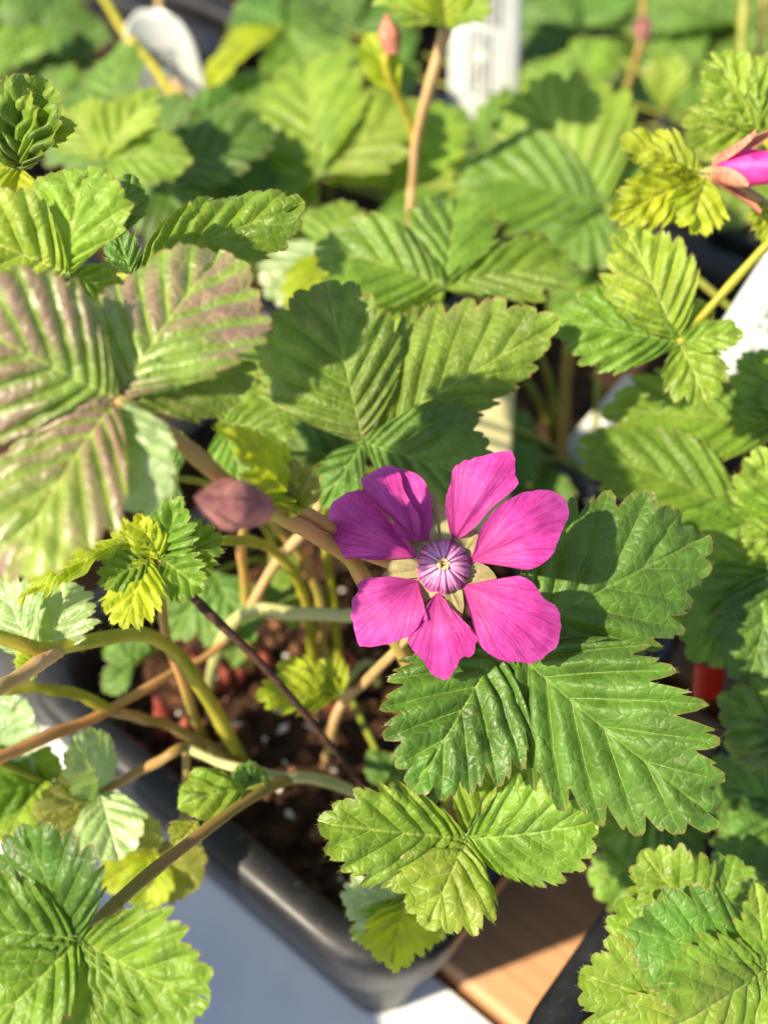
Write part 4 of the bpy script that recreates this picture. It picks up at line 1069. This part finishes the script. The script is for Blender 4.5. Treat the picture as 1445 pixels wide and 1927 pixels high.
s25 = shoot('leafy_shoot', root_in(1, 1, 10, 6), 'shoot with a drooping dark green leaf lit yellow along its midribs above the dark gap')
leaf(s25, (535, 52, 270), 'deep', [
    (390, 168, -6, 90, (-0.2, 0.5, 0.8), dict(n=7, mat='young', fold=0.6)), (600, 185, -6, 170, (0.1, 0.3, 0.9), dict(n=7, mat='mid')), (640, 30, 6, 150, (0.1, 0.4, 0.8), dict(n=6, mat='deep')), (440, 20, 6, 140, (-0.2, 0.4, 0.8), dict(n=6, mat='deep')),
  ], q='soft')
s26 = shoot('leafy_shoot', root_in(1, 1, -10, -8), 'shoot with dull green shaded leaves under the bent white tag')
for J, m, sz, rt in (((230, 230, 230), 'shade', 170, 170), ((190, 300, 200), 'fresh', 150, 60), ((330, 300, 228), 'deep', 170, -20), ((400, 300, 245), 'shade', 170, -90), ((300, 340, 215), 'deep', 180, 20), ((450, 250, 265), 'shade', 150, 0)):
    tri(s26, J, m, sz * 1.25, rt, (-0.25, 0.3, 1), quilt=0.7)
s27 = shoot('leafy_shoot', root_in(2, 1, 14, 0), 'shoot with thin crossing stalks and small leaves left of the bent white tag')
for J, m, sz, rt in (((60, 60, 300), 'deep', 160, 60), ((130, 120, 290), 'deep', 140, 200), ((20, 130, 280), 'mid', 140, 120), ((150, 60, 330), 'deep', 120, 200), ((120, 200, 255), 'shade', 130, 30), ((90, 20, 320), 'young', 90, 100)):
    tri(s27, J, m, sz, rt, (-0.15, 0.4, 1))
stem(s27, [(360, 240, 255), (300, 140, 262), (235, 60, 268), (180, -30, 275)], (1.1, 1.1, 1.0), 'yellow')
stem(s27, [(395, 300, 262), (350, 200, 272), (305, 100, 280), (300, -20, 284)], (1.0, 1.0, 1.0), 'tan')
stem(s27, [(240, 130, 300), (170, 70, 310), (120, 10, 318)], (1.6, 1.6, 1.2), 'red')
s28 = shoot('leafy_shoot', root_in(0, 2, -6, 0), 'shoot with dark blue green shaded leaves behind the upright white tag')
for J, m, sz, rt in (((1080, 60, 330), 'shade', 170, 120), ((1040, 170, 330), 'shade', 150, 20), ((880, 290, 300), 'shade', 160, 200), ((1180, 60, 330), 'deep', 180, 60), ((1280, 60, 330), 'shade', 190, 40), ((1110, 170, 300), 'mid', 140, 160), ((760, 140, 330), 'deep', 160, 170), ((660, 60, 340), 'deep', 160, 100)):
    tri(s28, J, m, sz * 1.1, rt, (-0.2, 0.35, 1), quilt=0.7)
leaf(s28, (1245, 200, 280), 'fresh', [(1265, 100, -2, 90, (-0.3, 0.2, 0.9), dict(n=5, fold=0.5))], q='soft')
stem(s28, [(1140, 260, 290), (1180, 160, 285), (1205, 80, 280), (1212, -20, 280)], (1.0, 1.0, 0.9), 'olive')
bud(s28, (1207, 75, 280), (1212, 22, 279), 34, mat=M_BUD, label='tiny dusky bud')
s29 = shoot('leafy_shoot', root_in(0, 2, 22, 10), 'shoot with pale stalks and big dull leaves behind the pink bud')
for J, m, sz, rt in (((1380, 40, 320), 'shade', 190, 90), ((1430, 120, 310), 'shade', 160, 0), ((1320, 120, 320), 'shade', 150, 200), ((1480, 300, 280), 'mid', 150, 150)):
    tri(s29, J, m, sz * 1.3, rt, (-0.2, 0.35, 1), quilt=0.7)
stem(s29, [(1390, 260, 270), (1395, 120, 265), (1400, -20, 262)], (1.2, 1.2, 1.2), 'green')
stem(s29, [(1400, 240, 276), (1425, 100, 270), (1440, -20, 268)], (0.8, 0.8, 0.8), 'olive')
# undergrowth in the gaps between the sharp leaves
s30 = shoot('leafy_shoot', root_in(0, 1, -14, -30), 'low shoot with dark leaves in the gap right of the cream tag')
for J, m, sz, rt in (((1010, 860, 225), 'deep', 160, 200), ((900, 900, 215), 'deep', 150, 90), ((560, 820, 205), 'deep', 150, 120), ((540, 900, 210), 'mid', 150, 60), ((470, 740, 190), 'mid', 150, 40), ((1130, 520, 235), 'mid', 150, 240)):
    tri(s30, J, m, sz, rt, (-0.1, 0.35, 1))
s31 = shoot('leafy_shoot', root_in(0, 0, -14, 20), 'low shoot with shaded leaves behind the closed purple bud')
for J, m, sz, rt in (((420, 800, 165), 'mid', 150, 0), ((400, 1080, 185), 'shade', 160, 240), ((560, 1100, 188), 'mid', 90, 200), ((620, 860, 180), 'deep', 140, 100), ((330, 900, 160), 'deep', 130, 180), ((470, 1180, 195), 'shade', 100, 180), ((250, 1250, 190), 'shade', 80, 150), ((740, 1480, 182), 'deep', 100, 60)):
    tri(s31, J, m, sz, rt, (-0.15, 0.3, 1))
stem(s30, [(1056, 860, 225), (1062, 760, 218), (1068, 680, 212), (1070, 600, 208)], (1.3, 1.2, 1.2), 'olive')

# ------------------------------------------------------------------ plant tags
def rtag(name, corners, mat, label, thick=0.5, bend=0.0, prints=(), res=14, rc=0.12):
    """a thin plastic tag: corners (bottom-left, bottom-right, top-right, top-left) as points; bend in mm"""
    bl, br, tr_, tl = [np.asarray(c) for c in corners]
    N = nrm(np.cross(br - bl, tl - bl))
    if np.dot(N, CAM - bl) < 0: N = -N
    def pt(u, v, h=0.0):
        # rounded top corners
        q = 0.5 + (u - 0.5)
        p = bl * (1 - u) * (1 - v) + br * u * (1 - v) + tr_ * u * v + tl * (1 - u) * v
        return p + N * (bend * (1 - (2 * u - 1) ** 2) + h) * MM
    V, F = [], []; n = res
    for side in (0, 1):
        for j in range(n + 1):
            for i in range(n + 1):
                u, v = i / n, j / n
                e = 1 - v
                if e < rc: k = math.sqrt(max(0, 1 - (1 - e / rc) ** 2)); k = 1 - rc * 2.2 * (1 - k); u = 0.5 + (u - 0.5) * k
                V.append(pt(u, v, 0 if side == 0 else -thick))
    m = (n + 1) ** 2
    for j in range(n):
        for i in range(n):
            b = j * (n + 1) + i; F.append((b, b + 1, b + n + 2, b + n + 1)); F.append((m + b + n + 1, m + b + n + 2, m + b + 1, m + b))
    ring = [i for i in range(n + 1)] + [j * (n + 1) + n for j in range(1, n + 1)] + [n * (n + 1) + i for i in range(n - 1, -1, -1)] + [j * (n + 1) for j in range(n - 1, 0, -1)]
    for a, b in zip(ring, ring[1:] + ring[:1]): F.append((b, a, m + a, m + b))
    o = mk(name, V, F, mat, None, origin=bl); tag(o, label, 'plant tag', 'plant tags in the pots')
    PVt, PFt = [], []
    for (u0, v0, u1, v1) in prints:
        b = len(PVt); PVt += [pt(u0, v0, 0.06), pt(u1, v0, 0.06), pt(u1, v1, 0.06), pt(u0, v1, 0.06)]; PFt.append((b, b + 1, b + 2, b + 3))
    if PVt: mk('print', PVt, PFt, M_INK, o, origin=bl)
    return o

def marks(u0, u1, v0, v1, rows, dens, rng, vertical=True, hgt=0.62):
    """small unreadable print: short dashes in rows"""
    out = []
    for k in range(rows):
        c = (u0 + (u1 - u0) * (k + 0.5) / rows) if vertical else (v0 + (v1 - v0) * (k + 0.5) / rows)
        w = ((u1 - u0) if vertical else (v1 - v0)) / rows * hgt
        x = v0 if vertical else u0; end = v1 if vertical else u1
        while x < end:
            l = (end - (v0 if vertical else u0)) * rng.uniform(0.02, 0.06)
            if rng.random() < dens:
                out.append((c - w / 2, x, c + w / 2, min(x + l, end)) if vertical else (x, c - w / 2, min(x + l, end), c + w / 2))
            x += l * 1.5
    return out
rg = random.Random(3)
def quad(c, d0, d1): return [P(c[0][0], c[0][1], d1), P(c[1][0], c[1][1], d1), P(c[2][0], c[2][1], d0), P(c[3][0], c[3][1], d0)]
rtag('plant_tag', quad([(838, 420), (968, 440), (985, -90), (850, -110)], 300, 330), M_TAG, 'upright white tag with small grey print behind the tan stalk', prints=marks(0.25, 0.62, 0.50, 0.72, 4, 0.9, rg) + marks(0.32, 0.75, 0.74, 0.95, 4, 0.9, rg), bend=2.0)
rtag('plant_tag', quad([(300, 330), (425, 290), (350, 20), (215, 25)], 262, 285), M_TAG, 'bent white tag with dark print behind crossing stalks', prints=marks(0.25, 0.70, 0.30, 0.75, 6, 0.85, rg), bend=-3.5, rc=0.3)
rtag('plant_tag', quad([(1285, 720), (1420, 800), (1620, 560), (1470, 430)], 205, 215), M_TAG, 'white tag with black print lying behind the coarsely toothed leaf', prints=marks(0.40, 0.85, 0.12, 0.40, 5, 0.85, rg) + marks(0.30, 0.75, 0.50, 0.85, 4, 0.85, rg), bend=0.6)
rtag('plant_tag', quad([(830, 1010), (955, 1010), (972, 690), (832, 700)], 200, 215), M_TAGC, 'shaded cream tag with one dark mark behind the magenta flower', prints=[(0.25, 0.70, 0.52, 0.80), (0.05, 0.66, 0.18, 0.70)], bend=0.4, rc=0.02)
rtag('plant_tag', quad([(1055, 840), (1100, 900), (1210, 740), (1180, 700)], 232, 240), M_TAG, 'narrow grey white tag slanting in the dark gap right of the cream tag', bend=0.3, rc=0.05)
rtag('plant_tag', quad([(1302, 1312), (1358, 1316), (1362, 1256), (1306, 1250)], 172, 180), M_RED, 'red tag half hidden behind the glossy leaf', bend=0.4, rc=0.05)
